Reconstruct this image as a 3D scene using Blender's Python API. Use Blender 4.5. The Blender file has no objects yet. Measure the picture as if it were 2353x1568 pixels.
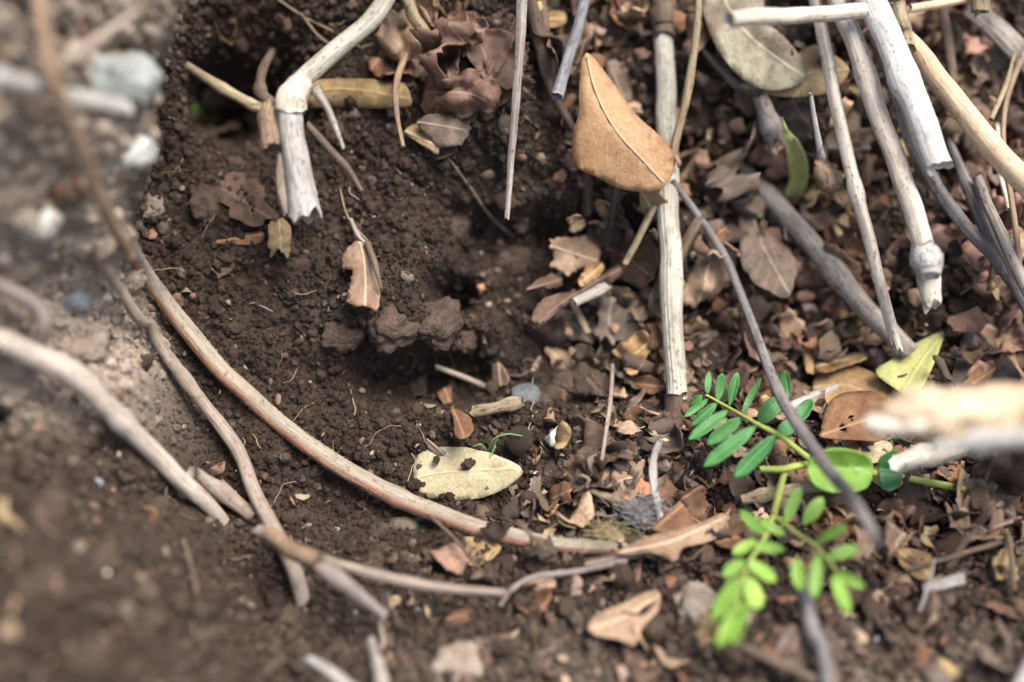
import bpy, math, random
import numpy as np
from mathutils import Vector, Euler, noise as mnoise
from mathutils.geometry import delaunay_2d_cdt

random.seed(7); RNG = np.random.default_rng(7)
SC = bpy.context.scene
COL = SC.collection
V = lambda *a: np.array(a, float)

# ------------------------------------------------------------------ camera
PITCH = math.radians(40); DIST = 0.4167
O = V(0, 0, 0.15)
CD = V(0, math.cos(PITCH), -math.sin(PITCH)); CU = V(0, math.sin(PITCH), math.cos(PITCH)); CR = V(1, 0, 0)
CAM = O - DIST * CD
cd = bpy.data.cameras.new('camera'); cam = bpy.data.objects.new('camera', cd); COL.objects.link(cam)
cam.location = CAM; cam.rotation_euler = (math.pi/2 - PITCH, 0, 0)
cd.lens = 50; cd.sensor_width = 36; cd.clip_start = 0.01; cd.clip_end = 200
cd.dof.use_dof = True; cd.dof.focus_distance = 0.404; cd.dof.aperture_fstop = 2.8
SC.camera = cam
# ------------------------------------------------------------------ world, sun, exposure
SUN_EL, SUN_AZ = math.radians(68), math.radians(112)     # azimuth clockwise from +y
w = bpy.data.worlds.new('World'); SC.world = w; w.use_nodes = True
nt = w.node_tree; nt.nodes.clear()
sky = nt.nodes.new('ShaderNodeTexSky'); sky.sky_type = 'NISHITA'; sky.sun_disc = False
sky.sun_elevation = SUN_EL; sky.sun_rotation = SUN_AZ; sky.dust_density = 2.5; sky.air_density = 0.9; sky.ozone_density = 0.6
bg = nt.nodes.new('ShaderNodeBackground'); bg.inputs['Strength'].default_value = 0.072
wo = nt.nodes.new('ShaderNodeOutputWorld')
nt.links.new(sky.outputs[0], bg.inputs[0]); nt.links.new(bg.outputs[0], wo.inputs[0])
sl = bpy.data.lights.new('sun', 'SUN'); sl.energy = 1.5; sl.angle = math.radians(34); sl.color = (1, 0.97, 0.92)
so = bpy.data.objects.new('sun', sl); COL.objects.link(so)
sdir = V(math.sin(SUN_AZ)*math.cos(SUN_EL), math.cos(SUN_AZ)*math.cos(SUN_EL), math.sin(SUN_EL))
so.rotation_euler = Vector(sdir).to_track_quat('Z', 'Y').to_euler(); so.location = tuple(sdir*3)
SC.view_settings.view_transform = 'Standard'; SC.view_settings.look = 'None'
SC.view_settings.exposure = 2.25; SC.view_settings.gamma = 1.0; SC.view_settings.use_curve_mapping = False
SC.cycles.max_bounces = 6; SC.cycles.use_denoising = True

# ------------------------------------------------------------------ numpy noise
def _h(ix, iy, seed):
    n = (ix.astype(np.int64)*374761393 + iy.astype(np.int64)*668265263 + seed*1442695041) & 0xffffffff
    n = ((n ^ (n >> 13))*1274126177) & 0xffffffff
    n = ((n ^ (n >> 16))*2246822519) & 0xffffffff
    return ((n ^ (n >> 15)) & 0xffffff)/float(0xffffff)
def vn(x, y, seed=0):
    ix = np.floor(x); iy = np.floor(y); fx = x-ix; fy = y-iy
    fx = fx*fx*(3-2*fx); fy = fy*fy*(3-2*fy)
    a = _h(ix, iy, seed); b = _h(ix+1, iy, seed); c = _h(ix, iy+1, seed); d = _h(ix+1, iy+1, seed)
    return (a*(1-fx)+b*fx)*(1-fy)+(c*(1-fx)+d*fx)*fy
def fbm(x, y, seed=0, o=4):
    s = 0; a = 1; t = 0
    for i in range(o):
        s = s + a*(vn(x, y, seed+i*17)-.5)*2; t += a; a *= .5; x = x*2.03+7.1; y = y*2.03+3.7
    return s/t
def worley(x, y, seed=0):
    ix = np.floor(x); iy = np.floor(y); best = np.full(np.shape(x), 9.0)
    for dx in (-1, 0, 1):
        for dy in (-1, 0, 1):
            cx = ix+dx; cy = iy+dy
            d = (cx+_h(cx, cy, seed)-x)**2+(cy+_h(cx, cy, seed+5)-y)**2
            best = np.minimum(best, d)
    return np.sqrt(best)
def sstep(a, b, x):
    t = np.clip((x-a)/(b-a), 0, 1); return t*t*(3-2*t)

# ------------------------------------------------------------------ terrain: heights over a tilted bank plane
EL = math.radians(48)
BN = V(0, -math.cos(EL), math.sin(EL)); BW = V(0, math.sin(EL), math.cos(EL))
PXM = 0.3/2353                                            # metres per picture unit on the bank plane
def bump(X, Y, x, y, r, ry=None):
    return np.exp(-(((X-x)/r)**2+((Y-y)/(ry or r))**2))
EDGE_Y = [-400, 0, 200, 400, 550, 700, 800, 1000, 1200, 1568, 2000]
EDGE_X = [390, 365, 335, 315, 315, 370, 425, 480, 560, 760, 900]
def skew(u, v):          # the spur leans over the hollow: its heights run sideways as well as out
    X = 1176.5+u/PXM; Y = 784-v/PXM
    return .40*(1-sstep(480, 850, X))*(1-sstep(420, 950, Y))
def spur(X, Y):
    xe = np.interp(Y, EDGE_Y, EDGE_X) + 46*fbm(Y/100., X*0+.3, 91, 4)*(1-.6*sstep(600, 900, Y))
    d = xe-X; k = sstep(480, 760, Y)
    hi = .058*sstep(0, 60, d) + .058*sstep(60, 620, d)
    lo = .012*sstep(0, 120, d) + .098*sstep(0, 640, d)
    return hi*(1-k)+lo*k, sstep(-20, 120, d)
def H0(u, v):
    X = 1176.5+u/PXM; Y = 784-v/PXM
    fl = np.clip(1090-Y, None, 0)*-PXM
    h = .62*fl*sstep(0, .02, fl) + .004*sstep(900, 1100, Y)
    sp, m = spur(X, Y); h = h+sp
    vt = np.clip(v-.24, 0, None); h = h - vt*math.cos(EL)/math.sin(EL)       # bank top levels off
    h = h - .018*bump(X, Y, 1200, 760, 230, 130) + .012*bump(X, Y, 900, 700, 150, 110)
    h = h - .020*bump(X, Y, 1035, 655, 42, 38) - .014*bump(X, Y, 1110, 420, 130, 90) + .007*bump(X, Y, 1060, 740, 70, 60)
    h = h - .016*bump(X, Y, 1010, 880, 150, 38) - .016*bump(X, Y, 560, 150, 110, 200) - .02*bump(X, Y, 930, 60, 90, 60)
    r = sstep(1150, 1400, X)*(1-sstep(850, 1050, Y))
    h = h - .020*r - .060*bump(X, Y, 80, 1040, 85, 95) - .02*bump(X, Y, 560, 180, 120, 160)
    h = h + m*(.014*(1-np.minimum(worley(u/.021+.4*fbm(u/.03, v/.03, 8, 2), v/.021, 61), 1)**1.5)+.012*fbm(u/.02, v/.02, 62, 3))
    h = h + .010*bump(X, Y, 1330, 930, 130, 70) + .010*bump(X, Y, 1750, 1440, 200, 90)
    wob = 30*fbm(X/70., X*0+2.2, 93, 3)
    for x0, x1, y0, A, wd in ((1040, 1500, 455, .024, 300), (820, 1120, 770, .016, 190), (985, 1085, 625, .017, 120), (430, 640, 70, .022, 260), (1560, 2353, 250, .018, 300), (1600, 2353, 640, .016, 200)):
        win = sstep(x0-50, x0+40, X)*(1-sstep(x1-40, x1+50, X)); yy = Y-y0-wob
        h = h - A*win*sstep(-26, 50, yy)*(1-sstep(60, wd, yy))
    s = np.clip(1-np.hypot(u, v)/1.2, 0, 1)
    h = h + (.009*fbm(u/.045, v/.045, 3, 4)*(1+1.2*r))*(.3+.7*s)
    q = fbm(u/.03, v/.03, 77, 2)*.004
    h = h + s*.0050*(1-np.minimum(worley((u+q)/.011, (v-q)/.011, 12), 1)**1.6)
    return h
def H1(u, v):
    h = H0(u, v); q = fbm(u/.004, v/.004, 5, 2)*.0009
    h = h + .0022*(1-np.minimum(worley((u+q)/.0042, (v-q)/.0042, 31), 1)**1.5)
    h = h + .0011*(1-np.minimum(worley((u-q)/.0017, (v+q)/.0017, 37), 1)**1.5) + .0004*fbm(u/.0014, v/.0014, 55, 2)
    return h
def upos(u, v, h):
    u = np.asarray(u, float); v = np.asarray(v, float); h = np.asarray(h, float)
    return O + (u+skew(u, v)*h)[..., None]*CR + v[..., None]*BW + h[..., None]*BN
def unskew(x, v, h):
    u = x
    for _ in range(5): u = .5*u+.5*(x-skew(u, v)*h)
    return u
def rays(px, py):
    px = np.asarray(px, float); py = np.asarray(py, float)
    return CD + ((px-1176.5)/2353*.72)[..., None]*CR + ((784-py)/2353*.72)[..., None]*CU
def hit(px, py):
    """distance along the view axis at which the ray through a picture point meets the soil"""
    dr = rays(px, py); ss = np.linspace(.22, .60, 200)
    P = CAM + dr[..., None, :]*ss[:, None] - O
    hh = P@BN; vv = P@BW; uu = unskew(P[..., 0], vv, hh); f = hh - H0(uu, vv)
    neg = f < 0; i = np.clip(np.argmax(neg, -1), 1, 199); i = np.where(neg.any(-1), i, 120)
    f1 = np.take_along_axis(f, i[..., None], -1)[..., 0]; f0 = np.take_along_axis(f, i[..., None]-1, -1)[..., 0]
    t = np.clip(f0/np.where(abs(f0-f1) < 1e-9, 1, f0-f1), 0, 1)
    return ss[i-1]+(ss[i]-ss[i-1])*t
def pt(px, py, depth):
    return CAM + rays(px, py)*np.asarray(depth)[..., None]
def uv_of(P):
    Q = P-O; return unskew(Q[..., 0], Q@BW, Q@BN), Q@BW
def nrm(u, v, e=.004):
    a = upos(u+e, v, H0(u+e, v))-upos(u-e, v, H0(u-e, v)); b = upos(u, v+e, H0(u, v+e))-upos(u, v-e, H0(u, v-e))
    n = np.cross(a, b); return n/np.linalg.norm(n, axis=-1, keepdims=True)

# ------------------------------------------------------------------ material helpers
class Mat:
    def __init__(s, name):
        s.m = bpy.data.materials.new(name); s.m.use_nodes = True; s.t = s.m.node_tree
        s.b = s.t.nodes['Principled BSDF']; s.out = s.t.nodes['Material Output']
        s.b.inputs['Roughness'].default_value = .85; s.b.inputs['Specular IOR Level'].default_value = .25
    def set(s, sock, v):
        if isinstance(v, bpy.types.NodeSocket): s.t.links.new(v, sock)
        elif isinstance(v, (tuple, list)) and len(v) == 3 and sock.type == 'RGBA': sock.default_value = (*v, 1)
        else: sock.default_value = v
    def attr(s, name, typ='GEOMETRY', out='Vector'):
        n = s.t.nodes.new('ShaderNodeAttribute'); n.attribute_name = name; n.attribute_type = typ; return n.outputs[out]
    def coord(s, o='Object'):
        return s.t.nodes.new('ShaderNodeTexCoord').outputs[o]
    def rnd(s):
        return s.t.nodes.new('ShaderNodeObjectInfo').outputs['Random']
    def scale(s, v, sc, off=None):
        n = s.t.nodes.new('ShaderNodeVectorMath'); n.operation = 'MULTIPLY'; s.set(n.inputs[0], v); n.inputs[1].default_value = sc
        if off is None: return n.outputs[0]
        a = s.t.nodes.new('ShaderNodeVectorMath'); a.operation = 'ADD'; s.set(a.inputs[0], n.outputs[0]); s.set(a.inputs[1], off); return a.outputs[0]
    def noise(s, v, sc, det=4, ro=.6, dist=0):
        n = s.t.nodes.new('ShaderNodeTexNoise'); s.set(n.inputs['Vector'], v); n.inputs['Scale'].default_value = sc
        n.inputs['Detail'].default_value = det; n.inputs['Roughness'].default_value = ro; n.inputs['Distortion'].default_value = dist
        return n.outputs['Fac']
    def math(s, op, a, b=0., c=None):
        n = s.t.nodes.new('ShaderNodeMath'); n.operation = op; s.set(n.inputs[0], a); s.set(n.inputs[1], b)
        if c is not None: s.set(n.inputs[2], c)
        return n.outputs[0]
    def rng(s, v, a, b, c=0., d=1.):
        n = s.t.nodes.new('ShaderNodeMapRange'); s.set(n.inputs[0], v)
        for i, x in enumerate((a, b, c, d)): n.inputs[i+1].default_value = x
        return n.outputs[0]
    def mix(s, f, a, b, mode='MIX'):
        n = s.t.nodes.new('ShaderNodeMix'); n.data_type = 'RGBA'; n.blend_type = mode
        s.set(n.inputs[0], f); s.set(n.inputs[6], a); s.set(n.inputs[7], b); return n.outputs[2]
    def sep(s, v):
        n = s.t.nodes.new('ShaderNodeSeparateXYZ'); s.set(n.inputs[0], v); return n.outputs
    def bump(s, h, dist, st=1.):
        n = s.t.nodes.new('ShaderNodeBump'); s.set(n.inputs['Height'], h); n.inputs['Distance'].default_value = dist
        n.inputs['Strength'].default_value = st; s.t.links.new(n.outputs[0], s.b.inputs['Normal'])
    def col(s, c): s.set(s.b.inputs['Base Color'], c)

def soil_mat(name, inst):
    M = Mat(name)
    if inst:
        tone = M.attr('tone', 'INSTANCER', 'Fac'); dry = M.attr('dry', 'INSTANCER', 'Fac'); c = M.coord('Object'); k = 1.
    else:
        c = M.coord('Object'); k = 1100.; tone = M.rng(M.noise(c, 900, 5, .75), .3, .7); dry = M.attr('dry', out='Fac')
    n1 = M.noise(c, 1.1*k, 4, .7); n2 = M.noise(c, 4*k, 2, .6)
    wet = M.mix(M.rng(tone, .15, .85), (.0155, .0098, .0068), (.080, .052, .035))
    wet = M.mix(M.rng(n1, .35, .75), wet, (.046, .030, .0205))
    dr = M.mix(M.rng(n1, .3, .7), (.22, .165, .12), (.52, .42, .325))
    base = M.mix(dry, wet, dr)
    M.col(M.mix(M.rng(n2, .68, .76), base, (.17, .12, .08)))
    M.b.inputs['Roughness'].default_value = .9; M.b.inputs['Specular IOR Level'].default_value = .2
    M.bump(M.math('ADD', n1, n2), .0006, .9)
    return M.m

STICKS = {   # base, second, dark
    'pale':   ((.68, .60, .48), (.52, .43, .33), (.20, .155, .12)),
    'cream':  ((.72, .56, .37), (.54, .38, .23), (.26, .17, .10)),
    'silver': ((.52, .485, .43), (.34, .30, .26), (.09, .075, .062)),
    'bright': ((.76, .71, .63), (.60, .54, .46), (.22, .18, .15)),
    'grey':   ((.36, .31, .26), (.22, .18, .15), (.06, .045, .035)),
    'cane':   ((.50, .46, .36), (.38, .34, .26), (.14, .12, .09)),
    'blue':   ((.25, .25, .26), (.17, .145, .14), (.06, .05, .05)),
    'dark':   ((.085, .07, .06), (.05, .04, .034), (.02, .016, .014)),
    'slate':  ((.23, .205, .19), (.13, .112, .10), (.045, .037, .033)),
    'brown':  ((.17, .115, .075), (.10, .066, .042), (.035, .023, .016)),
    'yellow': ((.36, .28, .16), (.22, .16, .09), (.06, .045, .03)),
    'tan':    ((.34, .225, .135), (.22, .145, .085), (.07, .045, .03)),
    'dusty':  ((.36, .285, .22), (.25, .19, .14), (.12, .088, .064)),
    'rootpale': ((.50, .42, .34), (.36, .29, .225), (.17, .13, .10)),
    'rosy':   ((.33, .275, .20), (.43, .195, .115), (.10, .07, .05)),
    'fresh':  ((.34, .40, .08), (.24, .34, .06), (.20, .16, .05)),
    'weed':   ((.16, .27, .08), (.12, .20, .06), (.08, .10, .04)),
    'mauve':  ((.30, .245, .21), (.20, .15, .12), (.08, .06, .055)),
}
_sm = {}
def stick_mat(k):
    if k in _sm: return _sm[k]
    a, b, dk = STICKS[k]; M = Mat('stick_'+k); tc = M.attr('tc')
    off = M.t.nodes.new('ShaderNodeCombineXYZ'); M.set(off.inputs[2], M.math('MULTIPLY', M.rnd(), 40.))
    st = M.noise(M.scale(tc, (1500, 1500, 45), off.outputs[0]), 1., 5, .7)
    pa = M.noise(M.scale(tc, (140, 140, 55), off.outputs[0]), 1., 4, .65)
    sp = M.noise(M.scale(tc, (900, 900, 500), off.outputs[0]), 1., 3, .55)
    gap = M.rng(pa, .36, .62)
    if k == 'rosy':
        sx = M.sep(tc); ang = M.math('DIVIDE', sx[0], M.math('ADD', M.math('SQRT', M.math('ADD', M.math('MULTIPLY', sx[0], sx[0]), M.math('MULTIPLY', sx[1], sx[1]))), 1e-6))
        gap = M.math('MULTIPLY', M.rng(M.math('ADD', ang, M.math('MULTIPLY', st, .9)), .80, 1.15), M.rng(pa, .32, .48, .3, 1))
    c = M.mix(gap, a, b)
    c = M.mix(M.rng(st, .38, .62, .55, 0), c, dk)
    c = M.mix(M.rng(sp, .58, .68, 0, .85), c, dk)
    big = M.noise(M.scale(tc, (260, 260, 120), off.outputs[0]), 1., 5, .75); c = M.mix(M.rng(big, .52, .66, 0, .5), c, dk)
    c = M.mix(M.math('MULTIPLY', M.rng(M.noise(M.scale(tc, (60, 60, 30), off.outputs[0]), 1., 3), .55, .75), .5), c, tuple(x*.55 for x in b))
    M.col(c); M.b.inputs['Roughness'].default_value = .7; M.b.inputs['Specular IOR Level'].default_value = .3
    M.bump(st, .00035, .8); _sm[k] = M.m; return M.m

LEAVES = {   # main, second, vein, spots, spot amount, gloss
    'tan':      ((.42, .255, .13), (.32, .175, .082), (.50, .32, .18), (.14, .07, .03), .5, .55),
    'straw':    ((.50, .44, .27), (.41, .34, .19), (.52, .44, .26), (.16, .11, .065), .6, .7),
    'greygreen':((.30, .28, .185), (.17, .125, .08), (.40, .39, .28), (.085, .06, .042), .85, .7),
    'buff':     ((.42, .29, .135), (.29, .19, .10), (.47, .36, .21), (.08, .055, .04), .6, .7),
    'limey':    ((.38, .41, .14), (.46, .43, .16), (.45, .46, .20), (.18, .15, .05), .3, .6),
    'rust':     ((.27, .145, .068), (.17, .082, .04), (.38, .23, .12), (.05, .03, .02), .6, .8),
    'mustard':  ((.38, .265, .125), (.23, .15, .065), (.42, .28, .12), (.055, .04, .025), .8, .75),
    'reddish':  ((.20, .115, .077), (.115, .064, .043), (.27, .16, .11), (.05, .03, .022), .4, .6),
    'parchment':((.40, .265, .165), (.25, .155, .095), (.56, .42, .28), (.14, .09, .06), .5, .85),
    'ochre':    ((.42, .265, .12), (.24, .135, .06), (.52, .36, .18), (.10, .06, .03), .5, .8),
    'charcoal': ((.085, .066, .055), (.05, .038, .031), (.12, .095, .08), (.02, .016, .014), .4, .7),
    'taupe':    ((.21, .15, .11), (.11, .077, .055), (.31, .24, .18), (.06, .045, .035), .5, .85),
    'dun':      ((.145, .088, .058), (.072, .044, .029), (.2, .13, .09), (.03, .02, .014), .4, .85),
    'pink':     ((.31, .175, .13), (.17, .094, .068), (.42, .26, .2), (.09, .055, .045), .4, .8),
    'cinnamon': ((.235, .118, .062), (.125, .062, .034), (.36, .2, .1), (.06, .035, .022), .4, .75),
    'bark':     ((.09, .058, .042), (.05, .032, .024), (.11, .075, .055), (.02, .014, .01), .4, .85),
    'green':    ((.10, .28, .085), (.075, .225, .065), (.13, .36, .09), (.06, .2, .04), .1, .45),
    'lime':     ((.33, .50, .09), (.23, .41, .06), (.28, .5, .08), (.12, .3, .04), .1, .45),
}
_lm = {}
def leaf_mat(k):
    if k in _lm: return _lm[k]
    a, b, vc, sc, sa, ro = LEAVES[k]; M = Mat('leaf_'+k); tc = M.attr('tc'); x = M.sep(tc)
    gr = k in ('green', 'lime')
    off = M.t.nodes.new('ShaderNodeCombineXYZ'); M.set(off.inputs[2], M.math('MULTIPLY', M.rnd(), 3.))
    v = M.scale(tc, (1, 1, 1), off.outputs[0])
    n1 = M.noise(v, 110, 4, .65); n2 = M.noise(v, 900, 3, .6); n3 = M.noise(v, 2600, 2, .6)
    c = M.mix(M.rng(n1, .40, .60), a, b)
    c = M.mix(M.rng(n2, .35, .7, 0, .1 if gr else .35), c, sc)
    at = M.math('ABSOLUTE', x[1])
    ph = M.math('ADD', M.math('SUBTRACT', M.math('MULTIPLY', x[0], 230.), M.math('MULTIPLY', at, 210.)), M.math('MULTIPLY', n1, .8))
    fr = M.math('ABSOLUTE', M.math('SUBTRACT', M.math('FRACT', ph), .5))
    sec = M.rng(fr, 0., .055, 1, 0); mid = M.rng(at, .00025, .0006, 1, 0)
    vein = M.math('MAXIMUM', M.math('MULTIPLY', sec, .15 if gr else .42), mid)
    c = M.mix(M.math('MULTIPLY', vein, .75), c, vc)
    vo = M.t.nodes.new('ShaderNodeTexVoronoi'); vo.feature = 'DISTANCE_TO_EDGE'; M.set(vo.inputs['Vector'], v); vo.inputs['Scale'].default_value = 750
    ret = M.rng(vo.outputs['Distance'], .02, .16, 1, 0)
    c = M.mix(M.math('MULTIPLY', ret, .05 if gr else .12), c, sc)
    spots = M.rng(M.noise(v, 420, 4, .7), .60, .68, 0, sa); c = M.mix(spots, c, sc)
    c = M.mix(M.rng(M.noise(v, 75, 6, .75), .52, .66, 0, sa*.85), c, sc)
    if gr: c = M.mix(1., c, M.mix(M.rnd(), (.62, .72, .7), (1.2, 1.12, 1.1)), 'MULTIPLY'); c = M.mix(M.rng(M.noise(v, 300, 4, .7), .55, .75, 0, .3), c, (.30, .30, .16))
    M.col(c); M.b.inputs['Roughness'].default_value = ro; M.b.inputs['Specular IOR Level'].default_value = .35 if ro < .55 else .22
    M.bump(M.math('ADD', M.math('MULTIPLY', n2, .7), M.math('ADD', M.math('MULTIPLY', n3, .25), M.math('MULTIPLY', vein, .5))), .00018 if gr else .00035, .8)
    tr = M.t.nodes.new('ShaderNodeBsdfTranslucent'); M.set(tr.inputs[0], c)
    ms = M.t.nodes.new('ShaderNodeMixShader'); ms.inputs[0].default_value = .35 if gr else .12
    M.t.links.new(M.b.outputs[0], ms.inputs[1]); M.t.links.new(tr.outputs[0], ms.inputs[2]); M.t.links.new(ms.outputs[0], M.out.inputs[0])
    _lm[k] = M.m; return M.m
STONES = {'white': ((.72, .69, .60), (.44, .37, .27)), 'greystone': ((.31, .33, .31), (.22, .215, .18)), 'slatestone': ((.13, .135, .14), (.07, .07, .07)),
          'olive': ((.14, .115, .075), (.07, .055, .037)), 'tanstone': ((.36, .26, .16), (.23, .15, .09)), 'bluestone': ((.24, .28, .30), (.16, .17, .17)),
          'palestone': ((.50, .50, .44), (.36, .34, .28)), 'clod': ((.090, .060, .042), (.042, .028, .0195)), 'dryclod': ((.32, .25, .19), (.18, .135, .098))}
_st = {}
def stone_mat(k):
    if k in _st: return _st[k]
    a, b = STONES[k]; M = Mat('stone_'+k); c = M.coord('Object')
    n = M.noise(c, 1.6, 5, .7); n2 = M.noise(c, 7, 3, .6)
    M.col(M.mix(M.rng(n2, .62, .72, 0, .6), M.mix(M.rng(n, .35, .66), a, b), tuple(x*.5 for x in b)))
    M.bump(M.math('ADD', n2, n), .0012 if 'clod' in k else .0004, .9); M.b.inputs['Roughness'].default_value = .9 if 'clod' in k else .6
    _st[k] = M.m; return M.m
def plain_mat(name, colour, vary=.3, rough=.8):
    M = Mat(name); n = M.noise(M.coord('Object'), 500, 3)
    M.col(M.mix(M.rng(n, .3, .7), colour, tuple(x*(1-vary) for x in colour))); M.b.inputs['Roughness'].default_value = rough; return M.m
def vcol_mat(name):
    M = Mat(name); n = M.noise(M.coord('Object'), 900, 3); c = M.attr('hue', out='Color')
    M.col(M.mix(M.rng(n, .35, .7, 0, .6), c, M.mix(1., c, (.45, .42, .4), 'MULTIPLY'))); M.bump(n, .0004, .7); return M.m

# ------------------------------------------------------------------ object helpers
def mesh(name, verts, faces, mat=None, tc=None, smooth=True, extra=None):
    me = bpy.data.meshes.new(name); me.from_pydata([tuple(map(float, p)) for p in verts], [], [tuple(map(int, f)) for f in faces])
    if smooth: me.polygons.foreach_set('use_smooth', np.ones(len(me.polygons), bool))
    if tc is not None:
        a = me.attributes.new('tc', 'FLOAT_VECTOR', 'POINT'); a.data.foreach_set('vector', np.asarray(tc, np.float32).ravel())
    for k, (typ, key, arr) in (extra or {}).items():
        a = me.attributes.new(k, typ, 'POINT'); a.data.foreach_set(key, np.asarray(arr, np.float32).ravel())
    if mat: me.materials.append(mat)
    me.update(); return me
def obj(name, me, parent=None, loc=None):
    o = bpy.data.objects.new(name, me); COL.objects.link(o)
    if parent is not None: o.parent = parent; o.matrix_parent_inverse.identity(); 
    if loc is not None: o.location = loc
    return o
def tag(o, label=None, cat=None, group=None, kind=None):
    if label: o['label'] = label
    if cat: o['category'] = cat
    if group: o['group'] = group
    if kind: o['kind'] = kind
    return o
def empty(name, loc, label, cat, group=None):
    o = obj(name, None, loc=tuple(loc)); o.empty_display_size = .01; return tag(o, label, cat, group)
def crom(P, k=8, closed=False):
    P = np.asarray(P, float); n = len(P)
    if n == 2 and not closed: P = np.array([P[0], (P[0]+P[1])/2, P[1]]); n = 3
    g = (lambda i: P[i % n]) if closed else (lambda i: P[i] if 0 <= i < n else (2*P[0]-P[1] if i < 0 else 2*P[-1]-P[-2]))
    out = []
    for i in range(n if closed else n-1):
        a, b, c, d = g(i-1), g(i), g(i+1), g(i+2)
        for j in range(k):
            t = j/k; out.append(.5*((2*b)+(c-a)*t+(2*a-5*b+4*c-d)*t*t+(3*b-a-3*c+d)*t**3))
    if not closed: out.append(P[-1])
    return np.array(out)
def tube(P, r, nseg=12, ridge=0, nr=9, rough=.08, seed=0, flat=1., end='cap', jag=.3, wob=.2, nodes=None):
    """swept tube; returns verts, faces, tc"""
    P = np.asarray(P, float); n = len(P); r = np.broadcast_to(np.asarray(r, float), (n,))
    s_ = np.concatenate([[0], np.cumsum(np.linalg.norm(np.diff(P, axis=0), axis=1))]); q_ = np.zeros(n)+seed*.37
    if r.max() > .0004 and n > 4:
        P = P+np.stack([fbm(s_/.011+seed, q_, seed+2, 2), fbm(s_/.011+seed*2, q_, seed+3, 2), fbm(s_/.011+seed*3, q_, seed+4, 2)], 1)*(wob*r)[:, None]
        rn = np.random.default_rng(seed); r = r.copy()
        for _ in range(rn.integers(0, 3) if nodes is None else nodes):
            c_ = rn.uniform(.1, .9)*s_[-1]; r *= 1+.20*np.exp(-((s_-c_)/(1.1*r.mean()))**2)
    T = np.gradient(P, axis=0); T /= np.linalg.norm(T, axis=1, keepdims=True)+1e-12
    N = np.zeros_like(P); a = -CD - T[0]*np.dot(-CD, T[0]); N[0] = a/np.linalg.norm(a)
    for i in range(1, n):
        a = N[i-1]-T[i]*np.dot(N[i-1], T[i]); N[i] = a/np.linalg.norm(a)
    B = np.cross(T, N); s = np.concatenate([[0], np.cumsum(np.linalg.norm(np.diff(P, axis=0), axis=1))])
    th = np.arange(nseg)*2*math.pi/nseg; rg = np.random.default_rng(seed+1)
    R = r[:, None]*(1+ridge*np.cos(nr*th)[None]+rough*2*(vn(np.arange(nseg)[None]*1.7+seed, s[:, None]/.004+seed*3.1, seed)-.5)+rough*2*(vn(np.zeros((1, nseg))+seed*.7, s[:, None]/.012, seed+9)-.5))
    ca, sa = np.cos(th), np.sin(th)
    W = P[:, None]+N[:, None]*(R*ca*flat)[..., None]+B[:, None]*(R*sa)[..., None]
    for e in (0, -1): W[e] += T[e][None]*(2.2*jag*r[e]*fbm(np.cos(th)*1.3+seed, np.sin(th)*1.3+e, seed+6, 3)+jag*.5*r[e]*(rg.random(nseg)-.5))[:, None]
    tc = np.stack([R*ca, R*sa, np.broadcast_to(s[:, None], R.shape)], -1)
    verts = list(W.reshape(-1, 3)); tcs = list(tc.reshape(-1, 3)); F = []
    for i in range(n-1):
        for j in range(nseg):
            k = (j+1) % nseg; F.append((i*nseg+j, i*nseg+k, (i+1)*nseg+k, (i+1)*nseg+j))
    for e, sg in ((0, -1), (n-1, 1)):
        ring = [e*nseg+j for j in range(nseg)]
        if end == 'hollow' and r[e] > .0009:
            b = len(verts)
            for j in range(nseg): verts.append(P[e]+(W[e, j]-P[e])*.72); tcs.append(tc[e, j]*.7)
            for j in range(nseg): verts.append(P[e]-T[e]*sg*r[e]*2.2+(W[e, j]-P[e])*.55); tcs.append(tc[e, j]*.5)
            for q0, q1 in ((ring, list(range(b, b+nseg))), (list(range(b, b+nseg)), list(range(b+nseg, b+2*nseg)))):
                for j in range(nseg):
                    k = (j+1) % nseg; f = (q0[j], q0[k], q1[k], q1[j]); F.append(f if sg < 0 else f[::-1])
            ring = list(range(b+nseg, b+2*nseg))
        c = len(verts); verts.append(np.mean([verts[q] for q in ring], axis=0)+T[e]*sg*r[e]*(.12 if end == 'cap' else 0)); tcs.append(V(0, 0, s[e]))
        for j in range(nseg):
            f = (ring[j], ring[(j+1) % nseg], c); F.append(f[::-1] if sg > 0 else f)
    F = [f[::-1] for f in F]
    return np.array(verts), F, np.array(tcs)

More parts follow.
